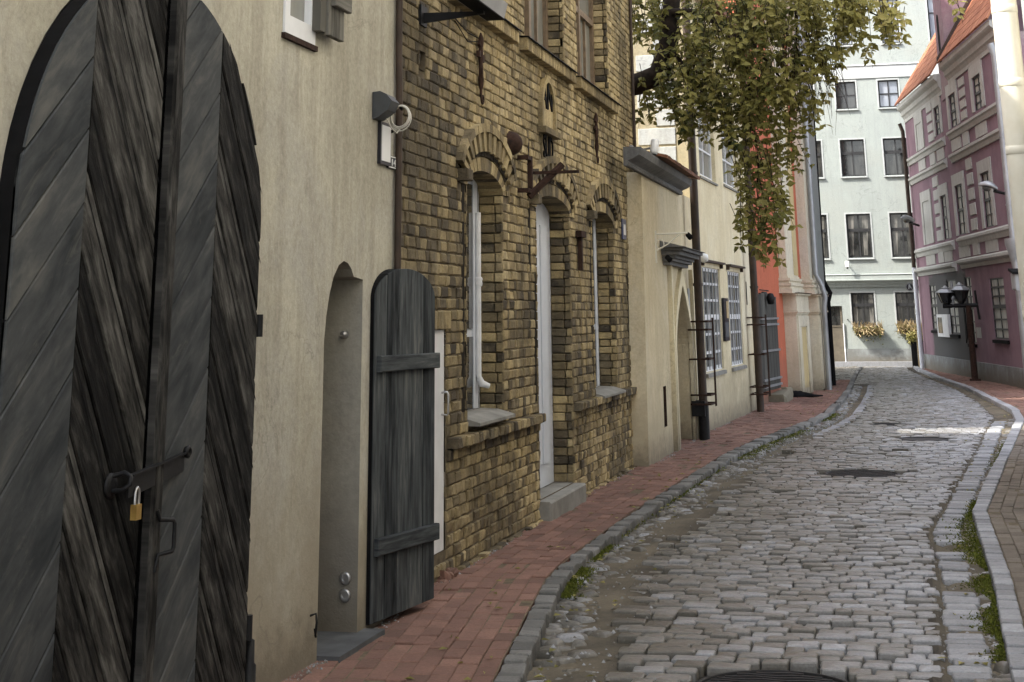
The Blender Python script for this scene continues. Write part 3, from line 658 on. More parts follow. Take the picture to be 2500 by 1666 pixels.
def gate():
    f = LW(XG); root = thing('wooden_gate', (XG, 5.9, 0), 'tall black double gate of herringbone planks under a round arch', 'gate')
    uL, uC, uR = 4.80, 5.86, 6.955; zs, rise = 2.03, 1.03; hw = (uR - uL) / 2; c0 = (uL + uR) / 2
    outer = arch(uL, uR, .015, zs, rise, 36)
    for leaf, (a, b_, mid) in enumerate(((uL, uC, 5.265), (uC + .05, uR, 6.43))):
        lp = clip(clip(outer, -1, 0, -a - .003), 1, 0, b_ - .003)
        b = MB()
        # backing
        b.prism(f, lp, -.075, -.012, 2)
        for side, (s0, s1) in enumerate(((a, mid), (mid, b_))):
            reg = clip(clip(lp, -1, 0, -s0), 1, 0, s1); dirv = (.74, .67) if side == 0 else (.56, -.83)
            dl = math.hypot(*dirv); dx, dz = dirv[0] / dl, dirv[1] / dl; nx, nz = -dz, dx
            vals = [nx * u + nz * z for u, z in reg]; c = min(vals); step = .215 if side == 0 else .175
            while c < max(vals):
                w = step * ru(.92, 1.08); g_ = .0032 if side == 0 else .0055; pl = clip(clip(reg, -nx, -nz, -c - g_), nx, nz, c + w - g_)
                if side == 0: board(b, f, pl, (dx, dz), -.02, ru(-.002, .001), .005, ru(.2, .9), 0)
                else:
                    board(b, f, pl, (dx, dz), -.02, ru(-.003, .002), .006, ru(.2, .8), 1)
                    # bead groove of the plank, its shade drawn as a flat black strip
                    q = clip(clip(reg, -nx, -nz, -c - w * .70), nx, nz, c + w * .745)
                    if len(q) > 2: b.face([f.pt(u, .0026, z) for u, z in q], 2)
                c += w
        o = b.build('gate_leaf', [M['gatelight'], M['gatedark'], M['black']], root)
        # hinges on the outer edge
        for z in (.34, 1.62) if leaf else ():
            h = MB(); h.tube([f.pt(uR + .015, .0, z - .05), f.pt(uR + .015, .0, z + .05)], .018, 10); h.fbox(f, uR - .02, uR + .05, -.03, -.004, z - .045, z + .045); h.build('hinge', M['iron'], o)
        if leaf == 1:
            top = zs + rise * math.sqrt(1 - ((uC + .03 - c0) / hw) ** 2)
            h = MB(); board(h, f, rect(uC + .012, uC + .10, .02, top - .01), (0, 1), .0035, .045, .012, .5); h.build('cover_strip', M['gatedark'], o)
            h = MB(); h.fbox(f, uC - .03, uC + .049, -.05, -.03, .02, top - .02); h.build('rebate', M['black'], o)  # black strip standing in for the shade in the gap between leaves
            # bar handle
            u, z0 = f.on(362, 1352); z1 = f.on(362, 1268)[1]
            h = MB(); h.tube([f.pt(u - .035, .046, z0 - .06), f.pt(u - .03, .056, z0), f.pt(u + .03, .085, z0 + .006), f.pt(u + .038, .088, z0 + .02), f.pt(u + .038, .088, z1 - .02), f.pt(u + .03, .085, z1 - .006), f.pt(u - .03, .056, z1), f.pt(u - .035, .046, z1 + .035)], .0085, 8); h.build('handle', M['iron'], o)
            # hasp strap with eye plate
            ua, za = f.on(282, 1172); ub, zb = f.on(440, 1112)
            h = MB()
            h.hexa([f.pt(ua - .02, .06, 1.015), f.pt(ub, .012, 1.055), f.pt(ub, .012, 1.125), f.pt(ua - .02, .06, 1.095), f.pt(ua - .02, .066, 1.015), f.pt(ub, .018, 1.055), f.pt(ub, .018, 1.125), f.pt(ua - .02, .066, 1.095)])
            h.hexa([f.pt(ua - .02, .06, 1.090), f.pt(ub, .012, 1.123), f.pt(ub, .03, 1.123), f.pt(ua - .02, .085, 1.090), f.pt(ua - .02, .06, 1.097), f.pt(ub, .012, 1.13), f.pt(ub, .03, 1.13), f.pt(ua - .02, .085, 1.097)])
            h.lathe(f.pt(ub + .015, .012, 1.13), [(.008, 0), (.022, .003), (.026, .018), (.014, .026), (.010, .01)], 16, axis=f.n)
            h.build('hasp', M['iron'], o)
        else:
            ua, za = f.on(280, 1165)
            h = MB(); h.lathe(f.pt(ua - .035, .001, 1.06), [(.045, 0), (.045, .008), (.02, .012)], 16, axis=f.n)
            h.tube([f.pt(ua - .035, .0, 1.09)] + [f.pt(ua - .03 + .012 * math.sin(k), .05 + .035 * math.cos(k), 1.075 + .03 * math.sin(k * .9)) for k in (2.6, 1.6, .6, -.4, -1.4)] + [f.pt(ua - .035, .0, 1.04)], .009, 8)
            h.build('staple', M['iron'], o)
    # iron drop bolt and pintle stone at the gate foot
    b = MB(); u, z = f.on(600, 1640); b.lathe(f.pt(7.02, -.01, -.02), [(.05, 0), (.045, .12), (.03, .13), (.03, .2), (.022, .21), (.02, .30), (.0, .31)], 12); b.build('pintle', M['iron'], root)
    # padlock
    ua, za = f.on(294, 1210); zc = f.on(296, 1245)[1]
    lk = thing('padlock', f.pt(ua, .07, zc), 'brass padlock hanging from the iron hasp of the black gate', 'padlock')
    b = MB(); s = .021; b.hexa([f.pt(ua - s, .055, zc - .032), f.pt(ua + s, .055, zc - .032), f.pt(ua + s, .08, zc - .032), f.pt(ua - s, .08, zc - .032), f.pt(ua - s, .055, zc + .022), f.pt(ua + s, .055, zc + .022), f.pt(ua + s, .08, zc + .022), f.pt(ua - s, .08, zc + .022)]); b.build('body', M['brass'], lk)
    b = MB(); b.tube([f.pt(ua - .015, .068, zc + .02), f.pt(ua - .015, .068, zc + .06), f.pt(ua - .009, .068, zc + .076), f.pt(ua + .002, .068, zc + .081), f.pt(ua + .011, .068, zc + .074), f.pt(ua + .016, .068, zc + .058), f.pt(ua + .016, .068, zc + .02)], .0058, 8); b.build('shackle', M['steel'], lk)
def plaster_signs():
    f = LW(XP)
    u0, z1 = f.on(922, 292); u1 = f.on(938, 405)[0]; z0 = f.on(922, 400)[1]
    t = thing('wall_sign', f.pt(u0, 0, z0), 'tall narrow white plaque with a black edge under the coiled cable', 'sign')
    b = MB(); b.fbox(f, u0, u0 + .20, .001, .022, z0, z1 - .01); b.build('frame', M['ink'], t)
    b = MB(); b.fbox(f, u0 + .018, u0 + .182, .022, .026, z0 + .02, z1 - .03); b.build('plate', M['signwhite'], t)
    u0, z0 = f.on(943, 412); u1 = u0 + .19
    t = thing('house_number_plate', f.pt(u0, 0, z0), 'small square enamel house number plate, white digits on black', 'number plate')
    zz = f.on(943, 378)[1]
    b = MB(); b.fbox(f, u0, u1, .001, .014, z0 + .005, zz); b.build('plate', M['ink'], t)
    b = MB()
    for r in ((u0 + .004, u1 - .004, z0 + .009, z0 + .016), (u0 + .004, u1 - .004, zz - .011, zz - .004), (u0 + .004, u0 + .014, z0 + .016, zz - .011), (u1 - .014, u1 - .004, z0 + .016, zz - .011)): b.fbox(f, r[0], r[1], .014, .017, r[2], r[3])
    b.build('border', M['signwhite'], t)
    text(t, '14', f, (u0 + u1) / 2, .015, (z0 + zz) / 2 - .002, (zz - z0) * .78, M['signwhite'], sx=1.5)
    # junction housing with a coil of cable
    u, z = f.on(926, 268, .03)
    t = thing('cable_housing', f.pt(u, 0, z), 'dark wall housing with a loose coil of pale cable, above the white plaque', 'cable housing')
    b = MB(); prof = [(.002, .10), (.05, .105), (.09, .085), (.125, .045), (.10, -.01), (.03, -.055), (.002, -.06)]
    b.sweep(f, [(d, z + h) for d, h in prof], u - .05, u + .10); b.build('housing', plain('dark_grey_plastic', (.06, .065, .07), (.045, .048, .05), .5, 10), t)
    b = MB(); c = f.pt(u + .16, .11, z - .03); 
    for j in range(4):
        R = ru(.055, .068); oz = ru(-.01, .01)
        b.tube([c + V((math.cos(a) * R, math.sin(a) * R * .25 + j * .006, math.sin(a) * R * 1.15 + oz)) for a in [k * math.pi / 10 for k in range(21)]], .0045, 6)
    b.tube([f.pt(u + .05, .06, z - .05), f.pt(u + .08, .08, z - .10), f.pt(u + .13, .10, z - .13), f.pt(u + .19, .10, z - .10), f.pt(u + .25, .06, z - .09), f.pt(u + .30, .02, z - .09)], .005, 6)
    b.build('cable', plain('pale_cable', (.5, .48, .42), (.42, .4, .35), .6, 10), t)
    b = MB(); b.tube([f.pt(u + .19, .105, z + .035), f.pt(u + .23, .10, z + .03)], .012, 8); b.build('clip', M['black'], t)
    b = MB(); b.tube([f.pt(u + .26, .05, z - .095), f.pt(u + .31, .0, z - .10)], .010, 8); b.build('clip', M['black'], t)
# ================================================================ brick house
CH, JT = .0765, .0075
def brick_panel(mb, fr, u0, u1, z0, z1, d, holes, seed, rough=.0025, tb=None, bond=0, d0=-.02, skip=None):
    R = random.Random(seed); n = int(round((z1 - z0) / CH))
    for r in range(n):
        za = z0 + r * CH; zb = min(z1, za + CH) - JT
        u = u0 - (0 if (r % 2 == 0) else .125); k = r % 2
        while u < u1:
            L = ((.165 if (k % 2 == 0) else .088) if bond == 0 else (.11 if bond == 1 else ((.172 if r % 2 else .090) if bond == 2 else (.262 if r % 2 else .132)))) * R.uniform(.94, 1.06)
            k += 1; a, c = max(u, u0), min(u + L - JT, u1 - .002); u += L
            if c - a < .035: continue
            segs = [(a, c)]
            for h in holes:
                iv = h(za, zb)
                if not iv: continue
                ns = []
                for p, q in segs:
                    if iv[1] <= p or iv[0] >= q: ns.append((p, q)); continue
                    if iv[0] - p > .03: ns.append((p, iv[0] - .004))
                    if q - iv[1] > .03: ns.append((iv[1] + .004, q))
                segs = ns
            for p, q in segs:
                t = R.random(); t = t ** (tb((p + q) / 2, za) if tb else .8)
                if skip and skip((p + q) / 2, za, R): continue
                mb.brick(fr, p, q, d0, d + R.uniform(-rough, rough) * 1.6, za, zb, R.uniform(.005, .011), 0, t, rough)
def rect_hole(u0, u1, z0, z1): return lambda a, b: (u0, u1) if (b > z0 and a < z1) else None
def arch_hole(u0, u1, z0, zs, rise, ext=0.0):
    c = (u0 + u1) / 2; h = (u1 - u0) / 2
    def fn(a, b):
        if b <= z0: return None
        if a < zs:
            return (u0, u1) if not ext or b < zs else (u0 - ext, u1 + ext)
        k = (a - zs) / (rise + ext)
        if k >= 1: return None
        w = (h + ext) * math.sqrt(1 - k * k); return (c - w, c + w)
    return fn
def ring(mb, fr, u0, u1, zs, rise, r0, r1, d0, d1, n, a0=0.0, a1=math.pi, gap=.006, every=1, mi=0, tb=.8):
    c = (u0 + u1) / 2; h = (u1 - u0) / 2
    def P(a, r): return (c + (h + r) * math.cos(a), zs + (rise + r) * math.sin(a))
    for i in range(n):
        if every > 1 and i % every: continue
        x, y = a0 + (a1 - a0) * i / n, a0 + (a1 - a0) * (i + 1) / n; g = gap / (h + r0) / 2; x += g; y -= g
        mb.prism(fr, [P(x, r0), P(y, r0), P(y, r1), P(x, r1)], d0, d1 + ru(-.003, .003), mi, rnd() ** tb)
def brick_house():
    f = LW(XB); Y0, Y1 = 9.27, 19.12; z1 = 9.6
    root = thing('brick_house', (XB, 14, 0), 'yellow brick house with arched openings, rusty wall anchors and a sooty corner', 'house')
    ops = []
    # ground-floor openings: (u0,u1,z0,zs,rise)
    def op(l, r, top, zb, spring):
        u0 = f.on(*l)[0]; u1 = f.on(*r)[0]; zt = f.on(*top)[1]; zs = f.on(*spring)[1]; return (u0, u1, zb, zs, zt - zs)
    w1 = op((1141, 700), (1229, 700), (1174, 416), .92, (1224, 476))
    dr = op((1312, 700), (1394, 700), (1343, 478), .16, (1385, 528))
    w2 = op((1449, 700), (1502, 700), (1466, 516), .86, (1487, 553))
    if abs(w1[1] - w1[0]) < 1: pass
    door0 = (9.75, f.on(1091, 900)[0], .16, f.on(1080, 806)[1])
    zs_up = 3.93; up = []
    for l, r in ((None, 1233), (1281, 1376), (1408, 1482)):
        b1 = f.on(r, 60)[0]; a1 = f.on(l, 60)[0] if l else b1 - 1.55
        up.append((a1, b1, zs_up + .09, 5.75))
    ub = 3.30   # arch panel
    slots = [(f.on(1293, 480)[0] - .035, f.on(1293, 480)[0] + .045, 2.02, 3.12), (dr[0] - .11, dr[0] - .035, .95, 2.0), (w1[0] - .12, w1[0] - .05, 1.0, w1[3] + .12), (w2[0] - .12, w2[0] - .05, 1.0, w2[3] + .1),
             (f.on(1381, 375)[0] - .035, f.on(1381, 375)[0] + .035, f.on(1381, 393)[1], f.on(1380, 360)[1]), (18.35, 18.45, 1.35, 2.12)]
    put = f.on(1031, 140); putlog = (put[0] - .06, put[0] + .07, put[1] - .09, put[1] + .04)
    loops = [arch(*o_[:3], o_[3], o_[4]) for o_ in (w1, dr, w2)] + [rect(*door0)] + [rect(*u) for u in up] + [rect(*putlog)]
    b = MB(); b.sheet(f, rect(Y0, Y1, -.1, z1), loops, -.012)
    b.reveal(f, rect(*putlog), 0, -.25); b.face([f.pt(u, -.25, z) for u, z in rect(*putlog)])
    for s in slots: b.fbox(f, s[0], s[1], -.02, -.008, s[2], s[3], 1)  # flat dark strips: the shade of the slots put into the colour
    b.build('mortar_bed', [M['mortar'], M['gapshade']], root)
    holes = [arch_hole(o_[0], o_[1], o_[2], o_[3], o_[4], .235) for o_ in (w1, dr, w2)] + [rect_hole(*door0)] + [rect_hole(*u) for u in up] + [rect_hole(*s) for s in slots] + [rect_hole(*putlog)]
    zc0, zc1 = .785, .885
    soot = lambda u, z: 1.3 if (u < 11.2 and z > 2.0 and rnd() < .8) else (.85 if z < 1.9 else .34)  # sooty near corner; upper bricks brightened, golden light put into their tint
    b = MB()
    brick_panel(b, f, Y0, Y1, .02 + CH * 11, .02 + CH * 25, 0, holes, 1, .0045, soot)
    brick_panel(b, f, Y0, Y1, .02 + CH * 25, 6.2, 0, holes, 2, .004, soot)
    brick_panel(b, f, Y0, Y1, .02, .02 + CH * 9, 0, holes, 3, .006, lambda u, z: .6, 2)
    brick_panel(b, f, Y0, Y1, -.11, .02, .03, [rect_hole(dr[0], dr[1], -1, .16), rect_hole(door0[0], door0[1], -1, .1)], 4, .014, lambda u, z: .9, 0)
    brick_panel(b, f, Y0, Y1, .02 + CH * 9, .02 + CH * 10, .012, holes, 5, .004, lambda u, z: 1.1, 1)
    # string course carried across the front, broken by the openings
    brick_panel(b, f, Y0, Y1, zc0, zc0 + CH, .075, [rect_hole(dr[0] - .02, dr[1] + .02, 0, 2), rect_hole(*door0)], 6, .006, lambda u, z: 1.2, 1)
    w = b.build('wall', M['brick'], root)
    house_body(root, f, Y0, Y1, -.1, z1, 9, M['brick'], 'back_wall'); roof(root, f, Y0, Y1, z1, 12.4, 9, .3, M['oldtile'], M['brick'])
    # arches, hood moulds and jambs
    for o_ in (w1, dr, w2):
        b = MB()
        u0, u1, z0, zs, rise = o_
        ring(b, f, u0, u1, zs, rise, 0, .105, -.2, .004, 17, 0, math.pi, .006, 1, 0, .95); ring(b, f, u0, u1, zs, rise, .113, .225, -.02, .006, 21)
        ring(b, f, u0, u1, zs, rise, .115, .30, -.02, .009, 24, .30, math.pi - .30, 0, 1, 1); ring(b, f, u0, u1, zs, rise, .15, .30, .01, .042, 25, .32, math.pi - .32, .0, 2, 0, .8)  # dark ring behind the teeth paints the shade of the gaps
        ring(b, f, u0, u1, zs, rise, .30, .365, -.02, .05, 19, .30, math.pi - .30, .003, 1, 0, 1.0)
        for sgn, uu in ((-1, u0),):
            a = uu + sgn * .20; z = zs + .30 * (rise + .2); b.brick(f, a - .07, a + .07, -.01, .085, z - .09, z - .005, .008, 0, .1, .003)
        # jamb faces laid in courses
        for uu, un in ((u1, -1), (u0, 1)):
            jf = Fr((XB - .2, uu), (1, 0)) if un < 0 else Fr((XB, uu), (-1, 0))
            brick_panel(b, jf, 0, .197, z0, zs, .0, [], int(uu * 100), .003, lambda u, z: 1.5, 3, -.03)
        b.build('brick_arch', [M['brick'], M['gapshade']], root)
    # first arched window: narrow white casement deep in the reveal
    for o_, lab in ((w1, 0), (w2, 1)):
        u0, u1, z0, zs, rise = o_
        b = MB(); lp = arch(u0, u1, z0, zs, rise); inn = inset(lp, .06); b.prism(f, lp, -.24, -.202, 0)
        b.fbox(f, u0 + .002, u0 + .09, -.202, -.12, z0 + .05, zs + .05); b.fbox(f, u1 - .23, u1 - .11, -.202, -.185, z0 + .05, zs + .12); b.fbox(f, u1 - .11, u1 - .08, -.202, -.19, z0 + .05, zs + .1); b.fbox(f, (u0 + u1) / 2 - .03, (u0 + u1) / 2 + .03, -.202, -.18, z0, zs + rise * .9)
        b.fbox(f, u0 + .17, (u0 + u1) / 2 - .03, -.202, -.175, 1.5, 1.56)
        w = b.build('window', M['bluewhite'], root)
        b = MB(); b.fbox(f, u0 + .175, u1 - .06, -.201, -.192, z0 + .05, 1.5); b.fbox(f, u0 + .175, u1 - .06, -.201, -.192, 1.56, zs + rise * .5); b.build('pane', M['glassdark'], w)
        b = MB(); b.sweep(f, [(-.2, z0 + .045), (-.05, z0 + .038), (.09, z0 - .0), (.09, z0 - .022), (-.2, z0 - .02)], u0 + .005, u1 - .005); b.build('sill', M['concrete'], w)
    u0 = w1[0]; b = MB(); c = f.pt(w1[1] - .16, -.165, 0)
    b.lathe((c.x, c.y, 1.90), [(.03, -.02), (.036, 0), (.03, .02), (.036, .035), (.028, .05)], 12); b.tube([(c.x, c.y, 1.2), (c.x, c.y, 2.45)], .022, 12)
    b.tube([(c.x, c.y, 1.2), (c.x + .02, c.y + .01, 1.15), (c.x + .07, c.y + .05, 1.13)], [.022, .03, .02], 10); b.build('drainpipe', M['white'], root)
    # door in the middle arch
    u0, u1, z0, zs, rise = dr
    b = MB(); b.prism(f, arch(u0 + .004, u1, z0, zs, rise - .004), -.24, -.202, 0)
    b.fbox(f, u0 + .004, u0 + .13, -.202, -.10, z0 + .002, zs + .12)
    b.fbox(f, u0 + .13, u0 + .24, -.202, -.13, z0 + .03, zs + .10)
    for k in range(3): b.fbox(f, u0 + .30 + k * .335, u0 + .30 + k * .335 + .27, -.202, -.180, z0 + .2, zs - .1)
    d = b.build('door', M['bluewhite'], root); d['label'] = 'white panelled door set deep in the middle brick arch'
    b = MB(); b.fbox(f, u0 + .005, u0 + .134, -.099, -.094, z0 + .58, z0 + .60); b.build('hinge', M['steel'], d)
    b = MB(); b.brick(f, u0 - .04, u1 + .03, -.26, .10, -.05, .150, .014, 0, .5, .004); st = b.build('doorstep', M['concrete'], root)
    # low white door beside the plaster house
    b = MB(); b.fbox(f, door0[0], door0[1] - .002, -.10, -.02, door0[2], door0[3]); d = b.build('door', M['white'], root); d['label'] = 'plain low white door behind the open grey leaf'
    h = MB(); u, z = f.on(1088, 985); u = door0[1] - .06; h.tube([f.pt(u, -.02, z + .07), f.pt(u, .02, z + .075), f.pt(u, .028, z + .06), f.pt(u, .028, z - .06), f.pt(u, .02, z - .075), f.pt(u, -.02, z - .07)], .007, 8); h.build('handle', M['steel'], d)
    b = MB(); n = 9
    for i in range(n):
        u = door0[0] + .25 + (door0[1] - door0[0] - .16) * i / n; b.brick(f, u, u + (door0[1] - door0[0] - .16) / n - .008, -.02, .008, door0[3] + .004, door0[3] + .125, .006, 0, ru(.7, 1), .003)
    b.build('lintel', M['brick'], root)
    b = MB()
    for _ in range(9):
        u = ru(10.45, 10.75); b.brick(f, u, u + ru(.05, .12), -.02, ru(.02, .07), -.06, ru(-.02, .07), .02, 0, ru(0, 1), .02)
    b.build('rubble_footing', M['paver'], root)
    # upper windows with brick sills and dark flashing
    for i, (a, c, z, zt) in enumerate(up):
        w = MB(); fw = .075; dp = .16
        w.fbox(f, a, a + fw, -dp - .06, -dp, z, zt); w.fbox(f, c - fw, c, -dp - .06, -dp, z, zt); w.fbox(f, a + fw, c - fw, -dp - .06, -dp, z, z + fw); w.fbox(f, a + fw, c - fw, -dp - .06, -dp, zt - fw, zt)
        m = (a + c) / 2; w.fbox(f, m - .045, m + .045, -dp - .055, -dp + .012, z + fw, zt - fw)
        for x0, x1 in ((a + fw, m - .045), (m + .045, c - fw)): w.fbox(f, x0, x1, -dp - .05, -dp + .008, z + .86, z + .93)
        for x in ((a + fw + m - .045) / 2, (c - fw + m + .045) / 2): w.fbox(f, x - .018, x + .018, -dp - .05, -dp - .012, z + fw, z + .86)
        o = w.build('window', M['brownframe'], root)
        p = MB(); p.fbox(f, a + .03, c - .03, -dp - .052, -dp - .04, z + .03, zt - .03); p.build('pane', M['glassgrey'], o)
        q = MB(); n = max(8, int((c - a + .5) / .078)); s0 = a - .24; L = (c - a + .42) / n
        for k in range(n): q.brick(f, s0 + k * L, s0 + (k + 1) * L - .008, -.15, .085, z - .135, z - .022, .006, 0, ru(.35, .95), .003)
        q.build('sill', M['brick'], o)
        q = MB(); q.sweep(f, [(-.16, z + .006), (.095, z - .016), (.11, z - .035), (.10, z - .038), (.095, z - .020), (-.16, z - .0015)], s0 - .02, s0 + n * L + .01); q.build('flashing', M['black'], o)
        # jambs
        for uu, un in ((c, -1), (a, 1)):
            q = MB(); jf = Fr((XB - .18, uu), (1, 0)) if un < 0 else Fr((XB, uu), (-1, 0)); brick_panel(q, jf, 0, .18, z, zt, .0, [], int(uu * 91), .003, lambda u, z_: 1.2, 3, -.03)
            q.build('jamb', M['brick'], o)
    # wrought anchors
    for (x0, y0, x1, y1) in ((1174, 80, 1180, 252), (1455, 275, 1462, 397)):
        u, zt = f.on(x0, y0, .03); zb = f.on(x1, y1, .03)[1]; H = zt - zb; b = MB(); R = [f.pt(u + math.sin(k * 9) * .008, .028, zb + .05 + (H - .05) * k) for k in [i / 12 for i in range(13)]]
        b.tube(R, [.012, .012, .02, .024, .018, .014, .016, .018, .022, .016, .024, .02, .006], 8)
        b.tube([f.pt(u + .015, .03, zb + H * .22), f.pt(u - .02, .045, zb + H * .4), f.pt(u + .02, .03, zb + H * .62)], .010, 6)
        b.fbox(f, u - .075, u - .03, .012, .04, zb + H * .63, zb + H * .72); b.fbox(f, u + .03, u + .075, .012, .04, zb + H * .58, zb + H * .69); b.fbox(f, u - .06, u + .06, .014, .034, zb + H * .645, zb + H * .665)
        b.prism(f, [(u - .04, zb + H * .82), (u, zb + H * .77), (u + .045, zb + H * .83), (u + .012, zb + H * .95)], .012, .034)
        b.tube([f.pt(u, .028, zb + .06)] + [f.pt(u + .045 + .045 * math.cos(a) * (1 - k / 22), .03, zb + .03 + .045 * math.sin(a) * (1 - k / 22)) for k, a in enumerate([math.pi + i * .5 for i in range(17)])], .008, 6)
        b.build('wall_anchor', M['rust'], root)
    # raised stone panel with cut letters
    c, zt = f.on(1331, 203); zb = f.on(1325, 395)[1]; zm = f.on(1333, 318)[1]; hw = .27
    b = MB(); lp = arch(c - hw, c + hw, zm, zt - .34, .34); b.prism(f, lp, -.005, .012, 0, .95)
    n = len(lp)
    for i in range(1, n):
        a, q = lp[i], lp[(i + 1) % n]; 
        o1 = (c + (a[0] - c) * 1.16, a[1] + (.05 if a[1] > zt - .36 else 0)); o2 = (c + (q[0] - c) * 1.16, q[1] + (.05 if q[1] > zt - .36 else 0))
        b.prism(f, [a, q, o2, o1], -.005, .04, 0, .8)
    b.fbox(f, c - hw - .07, c + hw + .09, -.005, .075, zm - .055, zm, 0, .5)
    b.fbox(f, c - hw * .85, c + hw * .95, -.005, .012, zb, zm - .055, 0, .9)
    pn = b.build('date_panel', M['brick'], root)
    text(pn, 'AN', f, c, .013, zm + .30, .36, M['black'], sx=.9, ext=.012); text(pn, 'SUD', f, c, .013, (zb + zm) / 2 - .02, .30, M['black'], sx=.75, ext=.012)
    # round vent bowl
    u, z = f.on(1241, 350); b = MB(); b.lathe(f.pt(u + .03, .0, z), [(.105, 0), (.10, .03), (.08, .075), (.045, .105), (.0, .112)], 18, axis=f.n); b.build('vent_cowl', M['rust'], root)
    # corner post pipe and drain at the far end
    b = MB(); b.tube([f.pt(19.05, .03, .05), f.pt(19.05, .03, .80)], .035, 10); b.fbox(f, 18.98, 19.1, .005, .08, .28, .44); b.build('drainpipe', M['rustpipe'], root)
    b = MB(); b.tube([f.pt(19.06, .03, 2.0), f.pt(19.06, .03, z1)], .02, 8); b.build('conduit', M['rustpipe'], root)
def brick_fixtures():
    f = LW(XB)
    # rusty hanging-sign bracket over the door
    u, z = f.on(1278, 440, .02); zt = f.on(1280, 392)[1]; zb = f.on(1278, 470)[1]
    t = thing('sign_bracket', f.pt(u, 0, zb), 'rusty empty sign bracket with a thick slanting bar over the brick arch', 'bracket')
    b = MB(); b.fbox(f, u - .018, u + .018, .06, .10, zb - .02, zt + .02)
    for z in (zt, zb): b.fbox(f, u - .15, u - .018, .062, .098, z - .018, z + .018); b.fbox(f, u - .15, u - .115, -.01, .0615, z - .018, z + .018)
    b.build('frame', M['rust'], t)
    a = f.pt(u + .06, .12, zb - .01); c = a + V((.42, -.02, .0)); p = ong(1, 1)
    b = MB(); e0 = f.pt(u - .02, .10, zb - .02); x, z2 = ony(1373, 402, f.pt(u, 0, 0).y + .10)
    e1 = V((x, f.pt(u, 0, 0).y + .10, z2)); dv = (e1 - e0).normalized(); b.tube([e0 - dv * .04, e1], .032, 6, sm=False); b.build('bar', M['rust'], t)
    b = MB(); zz = f.on(1300, 433)[1]; b.fbox(f, u + .02, u + .05, .1, .5, zz - .012, zz + .012); b.build('arm', M['rust'], t)
    # flat wall light on a bracket
    u, z = f.on(1029, 40); t = thing('wall_light', f.pt(u, 0, z), 'flat grey wall light on a black bracket, high on the sooty bricks', 'wall light')
    b = MB(); b.fbox(f, u - .07, u + .07, .0, .02, z - .07, z + .07); arm = .42; yy = f.pt(u, 0, 0).y
    b.hexa([f.pt(u - .012, .02, z - .05), f.pt(u + .012, .02, z - .05), f.pt(u + .008, arm, z - .012), f.pt(u - .008, arm, z - .012), f.pt(u - .012, .02, z + .02), f.pt(u + .012, .02, z + .02), f.pt(u + .008, arm, z + .01), f.pt(u - .008, arm, z + .01)])
    b.fbox(f, u - .02, u + .02, arm - .02, arm + .03, z - .01, z + .02); b.build('bracket', M['iron'], t)
    z0 = z + .015
    L = MB(); xs = (-.85, .40); L.hexa([f.pt(u + xs[0], arm - .06, z0 + .005), f.pt(u + xs[1], arm - .06, z0 + .005), f.pt(u + xs[1], arm + .07, z0 + .005), f.pt(u + xs[0], arm + .07, z0 + .005), f.pt(u + xs[0], arm - .08, z0 + .15), f.pt(u + xs[1], arm - .08, z0 + .15), f.pt(u + xs[1], arm + .10, z0 + .12), f.pt(u + xs[0], arm + .10, z0 + .12)]); L.build('housing', M['zinc'], t)
    L = MB(); L.fbox(f, u + xs[0] + .04, u + xs[1] - .04, arm - .045, arm + .085, z0 - .004, z0 + .0045); L.build('lens', M['black'], t)
    # blue street plate at the far corner
    u, z = f.on(1521, 585); zt = f.on(1518, 535)[1]
    t = thing('street_plate', f.pt(u, 0, z), 'narrow dark blue enamel plate at the far corner of the brick house', 'sign')
    b = MB(); b.fbox(f, u - .13, u + .13, .008, .02, z, zt); b.build('plate', M['bluesign'], t)
    b = MB(); b.fbox(f, u - .05, u + .07, .02, .023, z + .05, zt - .06); b.build('number', M['signwhite'], t)
    b = MB(); a = f.on(1110, 45, .01); c = f.on(1170, 95, .01); b.tube([f.pt(a[0], .012, a[1]), f.pt((a[0] + c[0]) / 2, .014, (a[1] + c[1]) / 2 - .03), f.pt(c[0], .012, c[1])], .005, 5); b.tube([f.pt(a[0], .012, a[1] - .02), f.pt((a[0] + c[0]) / 2, .014, (a[1] + c[1]) / 2 - .10), f.pt(c[0], .012, c[1] - .02)], .004, 5); b.build('cable', M['black'], t)
    # rusty cleat under the springing of the second window
    u, z = f.on(1411, 660); zt = f.on(1408, 575)[1]; t = thing('iron_cleat', f.pt(u, 0, z), 'rusty T shaped iron bar on the bricks between door arch and second window', 'bracket')
    b = MB(); b.fbox(f, u - .03, u + .03, .008, .05, z, zt - .02); b.build('bar', M['rust'], t)
    b = MB(); b.fbox(f, u - .12, u + .12, .008, .07, zt - .0195, zt + .04); b.build('plate', M['rust'], t)
